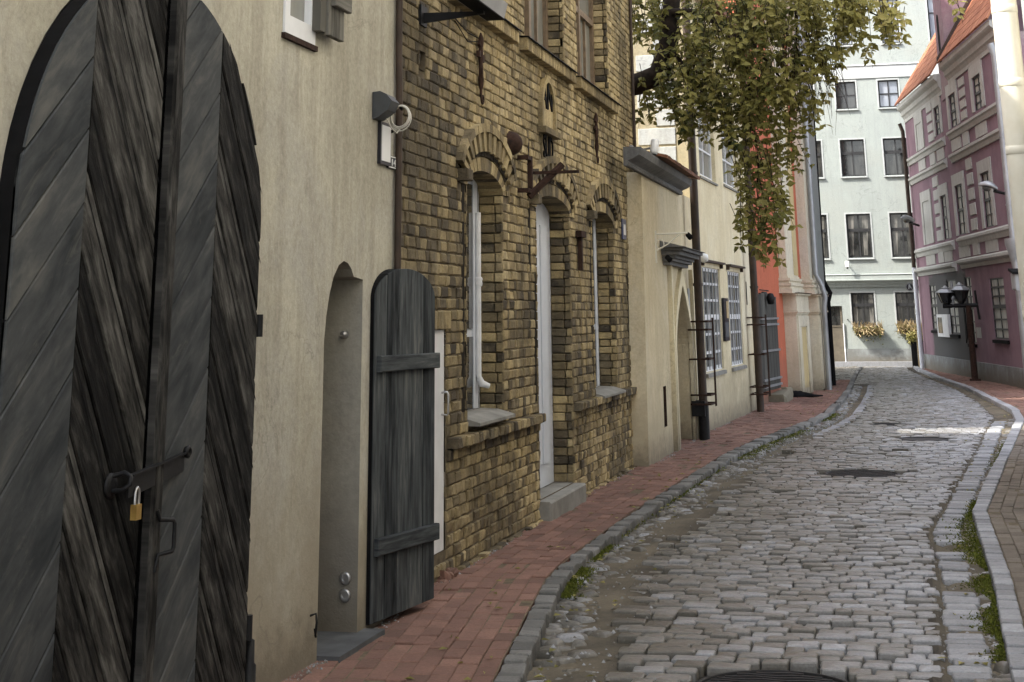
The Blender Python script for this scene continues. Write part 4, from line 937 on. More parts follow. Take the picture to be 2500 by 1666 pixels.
# ================================================================ yellow gatehouse
def annex():
    xa = -2.87; f = LW(xa); Y0, Y1 = 18.55, 23.75
    root = thing('gatehouse', (xa, 21, 0), 'low yellow gatehouse with a grey cornice and a narrow arched doorway', 'house')
    zc = 3.30
    al, ar = f.on(1650, 1000)[0], f.on(1689, 1000)[0]; zt = f.on(1661, 697)[1]
    ph = pointed(al, ar, -.06, 1.25, zt, 10); slot = rect(f.on(1619, 950)[0], f.on(1626, 950)[0], f.on(1625, 1043)[1], f.on(1620, 944)[1])
    b = MB(); b.sheet(f, rect(Y0, Y1, -.1, zc), [ph, slot], 0); b.reveal(f, ph, 0, -.5); b.reveal(f, slot, 0, -.12, 1)
    b.face([f.pt(u, -.12, z) for u, z in slot], 1)
    # battered near corner
    b.face([f.pt(Y0, 0, zc), f.pt(Y0, -.5, zc), f.pt(Y0 - .22, -.5, -.1), f.pt(Y0 - .20, .0, -.1)]); b.face([f.pt(Y0, 0, zc), f.pt(Y0 - .20, 0, -.1), f.pt(Y0, 0, -.1)])
    b.face([f.pt(Y1, 0, -.1), f.pt(Y1, -3, -.1), f.pt(Y1, -3, zc), f.pt(Y1, 0, zc)]); b.face([f.pt(Y0, 0, zc), f.pt(Y0, -3, zc), f.pt(Y1, -3, zc), f.pt(Y1, 0, zc)]); b.face([f.pt(Y0, -3, -.1), f.pt(Y0, 0, -.1), f.pt(Y0, 0, zc), f.pt(Y0, -3, zc)])
    b.build('wall', [M['annex'], M['rust']], root)
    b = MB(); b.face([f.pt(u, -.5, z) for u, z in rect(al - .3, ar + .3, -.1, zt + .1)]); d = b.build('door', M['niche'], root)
    # architrave and hood of the portal
    b = MB(); o = pointed(al - .13, ar + .13, -.06, 1.25, zt + .22, 10)
    for i in range(1, len(ph) ):
        a, c, e, g = ph[i], ph[(i + 1) % len(ph)], o[(i + 1) % len(o)], o[i]
        b.prism(f, [a, c, e, g], -.01, .05)
    pl = al - .32; b.fbox(f, pl, pl + .07, .0, .06, -.08, 2.26); b.fbox(f, ar + .25, ar + .36, 0, .06, -.08, 2.26)
    pr = [(ar + .02, 1.62), (ar + .20, 1.35), (ar + .20, 2.0), (ar + .03, 2.0)]; b.prism(f, pr, 0, .012, 1)
    b.build('architrave', [M['tall'], M['quoin']], root)
    hu0, hz = f.on(1630, 606, .1); hu1 = f.on(1712, 625, .25)[0]; zb = 2.26
    b = MB()
    for (z0, z1, d) in ((zb, zb + .045, .09), (zb + .045, zb + .08, .14), (zb + .08, zb + .12, .17), (zb + .12, zb + .17, .23), (zb + .17, zb + .21, .28)): b.fbox(f, hu0 + .30 - d * .8, hu1 - .30 + d * .8, 0, d, z0, z1 - .002)
    b.sweep(f, [(0, zb + .29), (.31, zb + .215), (.31, zb + .21), (0, zb + .21)], hu0, hu1 + .02); b.build('portal_hood', M['stonegrey'], root)
    # cornice and tiled roof
    b = MB(); prof = [(0, zc - .04), (.05, zc - .04), (.065, zc - .01), (.05, zc + .015), (.07, zc + .025), (.12, zc + .045), (.18, zc + .08), (.20, zc + .14), (.20, zc + .165), (0, zc + .17)]
    ye = f.on(1692, 486, .20)[0]; b.sweep(f, prof, f.on(1548, 400, .12)[0], ye); b.build('cornice', M['stonegrey'], root)
    b = MB(); n = 26
    for i in range(n):
        u = Y0 + .1 + (ye + .1 - Y0 - .1) * i / n; w = (ye - Y0) / n
        for k in range(9):
            d = .30 - k * .34; z = zc + .168 + k * .085; b.hexa([f.pt(u, d, z), f.pt(u + w * .96, d, z), f.pt(u + w * .96, d - .38, z + .09), f.pt(u, d - .38, z + .09), f.pt(u, d, z + .035 + ru(0, .012)), f.pt(u + w * .96, d, z + .035 + ru(0, .012)), f.pt(u + w * .96, d - .38, z + .12), f.pt(u, d - .38, z + .12)], 0, rnd())
    b.build('roof', M['oldtile'], root)
    # security camera on the near corner of the cornice
    c = f.pt(18.62, .16, zc + .30); t = thing('security_camera', c, 'white security camera over the cornice at the brick house corner', 'camera')
    b = MB(); b.lathe(c, [(.0, -.09), (.045, -.085), (.052, -.05), (.052, .07), (.04, .09), (0, .095)], 14, axis=(.15, .1, 1)); b.build('housing', M['signwhite'], t)
    b = MB(); b.lathe(c + V((-.014, -.012, -.097)), [(.038, 0), (.034, .01)], 14, axis=(.15, .1, 1)); b.build('lens', M['black'], t)
    b = MB(); b.tube([c, c + V((-.08, .0, -.02)), c + V((-.30, .22, -.02))], .014, 8); b.fbox(WF, c.x - .33, c.x - .30, c.y + .16, c.y + .28, c.z - .08, c.z + .05); b.build('arm', M['zinc'], t)
    # little wrought bracket with two dark lamps
    u, z = f.on(1604, 630, .02); zt = f.on(1602, 572, .02)[1]; t = thing('lamp_bracket', f.pt(u, 0, z), 'thin scrolled iron bracket with two small dark spotlights on yellow wall', 'bracket')
    b = MB(); b.fbox(f, u - .012, u + .012, .0, .02, z - .06, zt + .04); b.tube([f.pt(u, .02, zt), f.pt(u + .1, .40, zt + .01)], .011, 6); b.tube([f.pt(u, .02, zt - .2), f.pt(u + .04, .16, zt - .12), f.pt(u + .07, .30, zt - .01)], .008, 6)
    b.tube([f.pt(u + .03, .06 + .05 * math.cos(a), zt - .12 + .06 * math.sin(a)) for a in [k * .6 for k in range(12)]], .006, 6); b.build('bracket', M['offwhite'], t)
    b = MB()
    for (d, zz) in ((.42, zt - .03), (.16, z - .01)):
        q = f.pt(u + .11 if d > .3 else u + .05, d, zz); b.lathe(q, [(.0, -.045), (.032, -.04), (.036, .03), (.02, .04)], 10, axis=(.6, -.5, -.6), sm=False)
    b.build('spotlight', M['black'], t)
# ================================================================ tall pale house
def pipe(root, pts, r, m, name='downpipe', brk=()):
    b = MB(); b.tube(pts, r, 14)
    for k in brk: b.lathe(k, [(r + .012, -.02), (r + .012, .02)], 14)
    return b.build(name, m, root)
def cage(root, f, u, r, zs, up, z0):
    """iron guard of straps and uprights round a downpipe"""
    b = MB()
    for z in zs: b.fbox(f, u - r, u + r, .02, .026, z - .008, z + .008); b.fbox(f, u - r, u + r, .30, .306, z - .012, z + .012); b.fbox(f, u - r, u - r + .008, .026, .30, z - .012, z + .012); b.fbox(f, u + r - .008, u + r, .026, .30, z - .012, z + .012)
    for k in up: b.tube([f.pt(u + k, .31, z0), f.pt(u + k, .31, zs[0] + .05)], .008, 6)
    return b.build('pipe_guard', M['rust'], root)
def tall_house():
    a, c = ong(1740, 1050), ong(1848, 1000); f = Fr((a.x, a.y), (c.x - a.x, c.y - a.y)); L = (c - a).length
    root = thing('pale_house', (a.x, a.y, 0), 'pale yellow house with barred ground windows and grey quoins at its gable', 'house')
    u0 = -.55; z1 = 6.7
    W = []
    for (l, r, top, bot) in ((1705, 1743, 240, 452), (1763, 1797, 285, 472)):
        m = (top + bot) / 2; W.append((f.on(l, m)[0], f.on(r, m)[0], f.on((l + r) / 2, bot)[1], f.on((l + r) / 2, top)[1]))
    W[0] = (W[0][0], W[0][1], 3.72, 4.95); W[1] = (W[1][0], W[1][1], 3.78, 5.0)
    G = []
    for (l, r) in ((1719, 1762), (1781, 1812)): G.append((f.on(l, 780)[0], f.on(r, 780)[0], .82, 2.34))
    b = MB(); b.sheet(f, rect(u0, L, -.12, z1), [rect(*q) for q in W + G], 0)
    for q in W + G: b.reveal(f, rect(*q), 0, -.14)
    b.face([f.pt(u0, 0, -.12), f.pt(u0, -9, -.12), f.pt(u0, -9, z1), f.pt(u0, 0, z1)]); b.build('wall', M['tall'], root)
    house_body(root, f, u0, L, -.12, z1, 9, M['tall'], 'back_wall'); roof(root, f, u0, L, z1, 9.3, 9, .25, M['oldtile'], M['tall'])
    for q in W: window(root, f, *q, .10, .05, (.5,), (.36, .68), M['white'], M['glassgrey'], .03, .04, (), (.03, .03, M['concrete']))
    for q in G:
        o = window(root, f, *q, .08, .06, (.5,), (.175, .35, .515, .68, .84), M['white'], M['glassdark'], .035, .05, (2,), (.04, .05, M['concrete']))
        g = MB(); n = 6
        for i in range(n):
            u = q[0] + (q[1] - q[0]) * (i + .5) / n; g.tube([f.pt(u, -.015, q[2] + .02), f.pt(u, -.015, q[3] - .02)], .009, 6)
        g.build('grille', M['zinc'], o)
        g = MB(); g.fbox(f, q[0] - .12, q[1] + .12, 0, .09, q[3] + .07, q[3] + .10); g.fbox(f, q[0] - .10, q[0] - .03, 0, .05, q[3] + .01, q[3] + .07); g.fbox(f, q[1] + .03, q[1] + .10, 0, .05, q[3] + .01, q[3] + .07); g.build('drip_mould', M['rustpipe'], o)
    # quoins on the gable wall that looks down the street
    gf = Fr((f.pt(u0, 0, 0).x, f.pt(u0, 0, 0).y), (-f.n.x, -f.n.y)); gf = Fr((f.pt(u0, -9, 0).x, f.pt(u0, -9, 0).y), (f.n.x, f.n.y)); b = MB(); z = 3.3; i = 0
    while z < z1 - .3:
        w = .58 if i % 2 else .30; b.brick(gf, 9 - .28 - w, 9 - .28, -.01, .014, z, z + .25, .006, 0, rnd()); z += .285; i += 1
    b.build('quoins', M['quoin'], root)
    # downpipes with iron guards
    pu = f.on(1699, 700, .13)[0]; P0 = lambda z: f.pt(pu, .16, z)
    pipe(root, [P0(.42), P0(z1)], .06, M['rustpipe'], 'downpipe', (P0(3.6), P0(2.05)))
    b = MB(); b.tube([P0(-.05), P0(.45)], .075, 12, 0); b.fbox(f, pu - .12, pu + .14, .02, .2, .30, .5); b.build('pipe_shoe', M['iron'], root)
    cage(root, f, pu + .04, .24, (1.55, 1.44, 1.05, .58, .46), (.12, .20), .42)
    p2 = f.on(1842, 800, .13)[0]; P2 = lambda z: f.pt(p2, .16, z)
    pipe(root, [P2(-.08), P2(z1)], .066, M['rustpipe'], 'downpipe', (P2(3.4), P2(2.1)))
    cage(root, f, p2 + .10, .30, (1.58, 1.46, .96, .42, .30), (.05, .18), .25)
    b = MB(); s = f.on(1822, 705); b.fbox(f, s[0] - .06, s[0] + .02, -.01, .006, s[1] - .28, s[1] + .12); b.build('vent_slot', M['black'], root)
    # dark notice between the barred windows
    u0_, zt = f.on(1765, 728, .03); u1_, zb = f.on(1781, 832, .03)
    t = thing('notice_board', f.pt(u0_, 0, zb), 'tall dark notice board between the two barred windows', 'notice board')
    b = MB(); b.fbox(f, u0_, u1_, .005, .04, zb, zt); b.build('panel', M['ink'], t)
    b = MB(); m = (zb + zt) / 2 + .02; b.fbox(f, u0_ + (u1_ - u0_) * .5, u1_ - .05, .04, .045, m, zt - .05); b.build('picture', M['straw'], t)
    b = MB(); b.fbox(f, u0_ + .05, u1_ - .05, .04, .043, zb + .06, m - .06); b.build('print', M['darkslab'], t)
    # lamp knob
    c = f.on(1722, 655, .05); b = MB(); b.lathe(f.pt(c[0] - .1, .03, 2.46), [(.0, -.06), (.06, -.05), (.075, .02), (.05, .08), (0, .09)], 12, axis=f.n); b.build('wall_bulb', M['signwhite'], root)
# ================================================================ church
def church():
    root = thing('church', (-2.4, 35, 0), 'baroque church side with salmon wall, cream pilasters and moulded pedestals', 'church')
    f = Fr((-2.60, 31.2), (.93, 9.0)); z1 = 15.5
    ue = f.on(2007, 600, .1)[0]; b = MB(); b.sheet(f, rect(-.4, ue, -.15, z1), [], 0); b.build('wall', M['red'], root)
    house_body(root, f, -.4, ue, -.15, z1, 11, M['red'], 'back_wall'); roof(root, f, -.3, ue - .15, z1, 19, 11, .1, M['oldtile'], M['red'])
    b = MB(); b.fbox(f, ue + .01, 15.5, -9, -1.1, -.15, z1); b.build('shade_block', M['cream'], root)  # unseen block added behind the church to keep sun off the mauve houses
    U = lambda px, py, d: f.on(px, py, d)[0]
    zp, zc = 1.62, 2.03
    def pier(nm, ua, ub, d, dp, pa, pb):
        b = MB()
        b.fbox(f, pa, pb, -.1, dp, -.12, zp)
        for (z0, zz, e) in ((zp, zp + .04, .02), (zp + .04, zp + .08, .045), (zp + .08, zc - .02, .03), (zc - .02, zc + .02, .075)):
            b.fbox(f, pa - e, pb + e, -.1, dp + e, z0, zz - .002)
        for (z0, zz, e) in ((zc + .02, zc + .12, .10), (zc + .12, zc + .17, .07), (zc + .17, zc + .23, .09), (zc + .23, zc + .27, .045), (zc + .27, zc + .33, .07), (zc + .33, zc + .37, .02)):
            b.fbox(f, ua - e, ub + e, -.1, d + e, z0, zz - .002)
        b.fbox(f, ua, ub, -.1, d, zc + .37, z1)
        o = b.build(nm, M['cream'], root)
        g = MB(); w = pb - pa; g.fbox(f, pa + w * .28, pb - w * .26, dp + .001, dp + .006, .14, 1.36); g.fbox(f, ua + (ub - ua) * .62, ub - .01, d + .001, d + .008, zc + .40, z1 - .1); g.build('panel', M['ochre'], o)
        g = MB()
        for s in ((pa + w * .04, pa + w * .26), (pb - w * .24, pb - w * .04)): g.fbox(f, s[0], s[1], dp + .001, dp + .03, .02, zp - .03)
        g.fbox(f, pa + w * .26, pb - w * .24, dp + .001, dp + .028, 1.38, zp - .03); g.build('border', M['cream'], o)
        g = MB(); g.fbox(f, pa - .1, pb + .1, -.05, dp + .11, zc + .021, zc + .034); g.build('flashing', M['rustpipe'], o)
    pier('pilaster', U(1917, 600, .17), U(1944, 600, .17), .17, .26, U(1946, 800, .26), U(1974, 800, .26))
    pier('pilaster', U(1972, 600, .20), U(1986, 600, .20), .20, .30, U(2000, 800, .30), U(2019, 800, .30))
    # recessed ochre dado between the pedestals and a grey end pier with pipes
    b = MB(); b.fbox(f, U(1946, 800, .26) + .2, U(2000, 800, .30) - .1, -.05, .09, -.12, 1.60); b.build('dado', M['ochre'], root)
    ua = U(1991, 600, .16); ub = U(2007, 600, .16)
    b = MB(); b.fbox(f, ua, ub, -.3, .16, -.12, z1); b.build('corner_pier', M['whitewall'], root)
    p1 = U(1987, 600, .28); P = lambda u, d, z: f.pt(u, d, z)
    pipe(root, [P(p1, .42, -.05), P(p1, .42, 1.75), P(p1, .46, 2.0), P(p1, .40, 2.25), P(p1, .28, 2.5), P(p1, .28, z1)], .06, M['zinc'], 'downpipe')
    p2 = ub + .12
    pipe(root, [P(p2, .20, -.05), P(p2, .20, 1.9), P(p2, .26, 2.1), P(p2, .12, 2.4), P(p2, .12, z1)], .055, M['black'], 'downpipe')
    b = MB()
    # boarded opening beside the brown pipe
    u0 = f.on(1853, 720, .08)[0]; u1 = f.on(1899, 760, .08)[0]; n = 6
    b = MB()
    for i in range(n):
        u = u0 + (u1 - u0) * i / n; board(b, f, rect(u, u + (u1 - u0) / n - .01, .22, 2.06 - .03 * abs(i - 2)), (0, 1), .01, .06, .006, ru(.2, .8))
    s = b.build('boarded_door', M['boardwood'], root); s['label'] = 'grey boarded door with iron straps beside the brown pipe'
    b = MB()
    for z in (1.55, 1.44, .95, .42, .30): b.fbox(f, u0 + .1, u1 + .05, .062, .085, z - .02, z + .02)
    b.build('strap', M['zinc'], s)
    b = MB(); c = f.on(1886, 722, .2); b.tube([f.pt(u0 - .1, .12, c[1] + .1), f.pt(c[0] - .1, .14, c[1] + .09)], .012, 6); b.lathe(f.pt(c[0], .16, c[1] - .08), [(.0, -.09), (.06, -.08), (.085, .04), (.05, .12), (0, .13)], 10); b.build('lamp', M['iron'], root)
    # stone block at the door
    p = ong(1870, 985); q = MB(); t = thing('stone_step', (-2.35, 32.2, 0), 'rough mossy stone block lying at the foot of the boarded door', 'stone step')
    for k, (a, c, e, h) in enumerate(((31.6, 33.0, -2.2, .16), (33.05, 33.75, -2.22, .2))):
        q.brick(LW(-2.6), a, c, 0, 2.6 + e, -.05, h, .05, 0, .4, .04)
    q.build('block', plaster('mossy_stone', (.26, .24, .18), (.2, .18, .13), (.22, .2, .15), (.14, .13, .08)), t)
    # dark bundle
    t = thing('black_sack', (-1.95, 34.0, 0), 'limp black sack lying on the pavement against the church pilaster', 'sack')
    q = MB(); vs = []; n = 12
    x0, y0 = ong(1945, 968).x - .02, 33.55
    for j, (rr, z) in enumerate(((.22, .0), (.24, .03), (.17, .08), (.08, .11), (.02, .115))):
        for k in range(n):
            a = k * 2 * math.pi / n; r = rr * ru(.75, 1.15); vs.append((x0 + r * math.cos(a) * .8 + (.12 if k in (0, 1) else 0), y0 + r * math.sin(a) * .6, z + ru(-.01, .02)))
    q.idx(vs, [(j * n + k, j * n + (k + 1) % n, (j + 1) * n + (k + 1) % n, (j + 1) * n + k) for j in range(4) for k in range(n)]); q.build('sack', M['black'], t)
    q = MB(); q.tube([(x0 + .2, y0, .05), (x0 + .4, y0 + .1, .02), (x0 + .55, y0 + .3, .015)], [.05, .03, .012], 8); q.build('tail_end', M['black'], t)
# ================================================================ white house closing the street
def white_house():
    f = Fr((0, 54), (1, 0)); root = thing('white_house', (0, 54, 0), 'tall white house with dark four-pane windows closing the street', 'house')
    z1 = 14.2
    colx = [(-1.47 + k * 1.435) for k in range(-2, 4)]
    rows = [(1.22, 2.27, .75, -.0), (3.40, 4.83, .80, .02), (6.08, 7.31, .80, 0), (8.36, 9.29, .68, -.02), (10.56, 12.12, .60, .08)]
    W = []
    for r, (za, zb, w, sh) in enumerate(rows):
        for k, x in enumerate(colx):
            if r == 0 and k < 2: continue
            x0 = x + sh + (.17 * (k - 2) if r == 4 else 0); W.append((r, k, x0, x0 + w, za, zb))
    dr = (-2.60, -1.78, 0, 1.86)
    b = MB(); b.sheet(f, rect(-9, 9, -.1, z1), [rect(*q[2:]) for q in W] + [rect(*dr)], 0)
    for q in W: b.reveal(f, rect(*q[2:]), 0, -.13)
    b.reveal(f, rect(*dr), 0, -.2); b.build('wall', M['whitewall'], root)
    house_body(root, f, -9, 9, -.1, z1, 10, M['whitewall'], 'back_wall'); roof(root, f, -9, 9, z1, 18, 10, .4, M['tile'], M['whitewall'])
    for r, k, x0, x1, za, zb in W:
        gl = M['glassdark'] if r < 2 else (M['glassdark'] if r == 2 else (M['glasssky'] if (r == 4 or k == 3) else M['glassdark']))
        o = window(root, f, x0, x1, za, zb, .10, .045, (.5,), (.63 if r != 3 else .5,), M['darkframe'], gl, .045, .04, (0,) if r in (0, 1, 2) else (), (.06, .03, M['surround']))
        b = MB(); e = .05
        for (a, c, d, g) in ((x0 - e, x0 - .002, za, zb + e), (x1 + .002, x1 + e, za, zb + e), (x0 - .002, x1 + .002, zb + .002, zb + e)): b.fbox(f, a, c, .001, .012, d, g)
        b.build('surround', M['surround'], o)
        if r < 2:
            b = MB(); side = k % 2
            for s in (0, 1):
                xa = x0 + .06 if s == 0 else x1 - .06 - (.22 if r else .12); b.hexa([f.pt(xa, -.083, za + .08), f.pt(xa + .12, -.083, za + .08), f.pt(xa + (.2 if r else .14), -.083, zb - .06), f.pt(xa - .0, -.083, zb - .06), f.pt(xa, -.080, za + .08), f.pt(xa + .12, -.080, za + .08), f.pt(xa + (.2 if r else .14), -.080, zb - .06), f.pt(xa, -.080, zb - .06)])
            b.build('curtain', M['glasscurtain'], o)
    # mouldings
    b = MB(); b.sweep(f, [(0, 2.45), (.05, 2.45), (.07, 2.52), (.10, 2.55), (.12, 2.62), (.20, 2.66), (.20, 2.69), (.16, 2.70), (.15, 2.83), (.17, 2.85), (0, 2.88)], -9, 9); b.build('string_course', M['whitewall'], root)
    b = MB(); b.sweep(f, [(0, 9.38), (.03, 9.38), (.03, 9.42), (.02, 9.80), (.05, 9.82), (0, 9.86)], -9, 9); b.build('string_course', M['surround'], root)
    b = MB(); b.fbox(f, -1.74, 9, 0, .03, -.1, .50); b.build('plinth', M['plinth'], root)
    b = MB(); b.fbox(f, -2.15, .52, .03, .45, -.2, .10); b.build('doorstep', M['lightkerb'], root)
    b = MB(); b.fbox(f, -2.58, -1.80, -.15, -.10, 0, 1.22); b.fbox(f, -2.58, -1.80, -.12, -.085, 1.19, 1.24); b.fbox(f, -1.86, -1.80, -.14, -.08, 1.24, 1.84)
    d = b.build('door', plain('brown_door', (.14, .12, .09), (.09, .078, .06), .6, 6), root)
    b = MB(); b.fbox(f, -2.55, -1.87, -.145, -.14, 1.25, 1.84); b.build('pane', M['glassdark'], d)
    b = MB(); b.tube([f.pt(-1.77, .03, .0), f.pt(-1.77, .03, 1.3)], .02, 8); b.build('conduit', M['white'], root)
    # camera
    c = f.pt(-1.50, .28, 3.18); t = thing('security_camera', c, 'white box camera on the wall of the white house', 'camera')
    b = MB(); b.brick(f, -1.57, -1.44, .2, .34, 3.09, 3.29, .01, 0, .5); b.tube([f.pt(-1.5, 0, 3.18), f.pt(-1.5, .22, 3.18)], .02, 8); b.build('housing', M['signwhite'], t)
    b = MB(); b.lathe(f.pt(-1.5, .27, 3.09), [(.02, 0), (.04, -.03), (.0, -.06)], 10); b.build('lens', M['black'], t)
    # window boxes
    for i, (xa, xb, za, lab) in enumerate(((-1.44, -.50, .82, 'window box of dry grasses and greenery, under the left ground-floor window of the white house'), (-.04, .80, .86, 'window box of dry grasses and greenery, beside the pink house'))):
        t = thing('window_box', f.pt((xa + xb) / 2, .2, za), lab, 'window box', 'planted window boxes'); b = MB(); b.fbox(f, xa + .06, xb - .06, .03, .24, za + .10, za + .30); b.build('box', M['rustpipe'], t)
        g = MB(); d = MB()
        for _ in range(900):
            x = ru(xa, xb); y = ru(.02, .36); z = za + .38 - abs(random.gauss(0, .16)); p = f.pt(x, y, z); s = ru(.02, .05); a = V((ru(-1, 1), ru(-1, 1), ru(-1, .6))).normalized() * s; q = V((ru(-1, 1), ru(-1, 1), ru(-1, 1))).normalized() * s * .5
            g.face([p, p + a + q, p + a * 1.8, p + a - q], 0, ru(0, .75))
        for _ in range(420):
            x = ru(xa, xb); y = ru(.1, .36); z = za + .36 + ru(-.22, .04); p = f.pt(x, y, z); e = p + V((ru(-.14, .14), -ru(0, .08), ru(-.12, .22))); w = V((.012, 0, .006)); d.face([p - w, p + w, e + w * .4, e - w * .4], 0, .5)
        g.build('foliage', M['leaf'], t); d.build('dried_grass', M['straw'], t)
    # planter tubs at the corner of the pink house
    t = thing('planter', f.pt(.6, .6, 0), 'dark tall planter with a pale post at the pink house corner', 'planter')
    b = MB(); b.fbox(f, .34, .52, .5, .85, -.06, .72); b.fbox(f, .60, .86, .5, .85, -.06, .78); b.build('tub', M['black'], t)
    b = MB(); b.fbox(f, .53, .59, .78, .86, -.06, 1.0); b.build('post', M['straw'], t)
    g = MB()
    for _ in range(700):
        p = f.pt(ru(.25, .85), ru(.4, .9), .86 + random.gauss(0, .10)); s = ru(.02, .06); a = V((ru(-1, 1), ru(-1, 1), ru(-.8, .8))).normalized() * s; q = V((ru(-1, 1), ru(-1, 1), ru(-1, 1))).normalized() * s * .5; g.face([p, p + a + q, p + a * 1.8, p + a - q], 0, ru(.1, 1))
    g.build('foliage', M['leaf'], t)
    # small pigeon-dark hook shadow caster: short iron peg by the door
    b = MB(); b.tube([f.pt(-1.62, 0, 1.42), f.pt(-1.62, .12, 1.43)], .018, 6); b.build('peg', M['black'], root)
# ================================================================ pink houses
PA, PB = ong(2262, 900), ong(2440, 936)
PF = Fr((PA.x, PA.y), (PB.x - PA.x, PB.y - PA.y))
def grey_patch():
    q = NT('mauve_render'); o = q.obj(); s = q.sep(o)
    base = q.ramp(q.noise(o, 1.0, 8, .65), [(.38, (.175, .112, .137)), (.60, (.235, .155, .185))])
    base = q.mix(q.ramp(q.noise(q.map(o, (6, 6, .5)), 1, 6, .65), [(.5, 0), (.75, .5)]), base, (.145, .095, .115))
    # bare grey render where the paint of the ground floor is missing
    y = q.math('ADD', s[1], q.math('MULTIPLY', q.math('SUBTRACT', q.noise(o, 1.4, 5, .6), .5), 1.0))
    m1 = q.ramp(q.math('DIVIDE', q.math('SUBTRACT', y, 40.0), 12), [(.24, 0), (.26, 1), (.70, 1), (.73, 0)])
    z = q.math('ADD', s[2], q.math('MULTIPLY', q.math('SUBTRACT', q.noise(o, 1.2, 5, .6), .5), .9)); m2 = q.ramp(q.math('DIVIDE', z, 4), [(.66, 1), (.72, 0)])
    m = q.math('MULTIPLY', m1, m2); base = q.mix(m, base, (.085, .085, .085))
    q.bump(q.noise(o, 40, 4), .3, .01); return q.fin(base, .92, .2)
M['mauve'] = grey_patch()
M['mauvegable'] = plaster('patchy_mauve_gable', (.27, .19, .215), (.23, .15, .18), (.33, .31, .29), (.2, .14, .16))
def pz(px, py, d=0): return PF.on(px, py, d)
def pink_win(root, f, x, yt, yb, xr, yrt, yrb, blind=False, head=.26, side=.10):
    u0 = f.on(x, (yt + yb) / 2)[0]; u1 = f.on(xr, (yrt + yrb) / 2)[0]; zt = (f.on(x, yt)[1] + f.on(xr, yrt)[1]) / 2; zb = (f.on(x + 4, yb)[1] + f.on(xr + 3, yrb)[1]) / 2
    return (u0, u1, zb, zt)
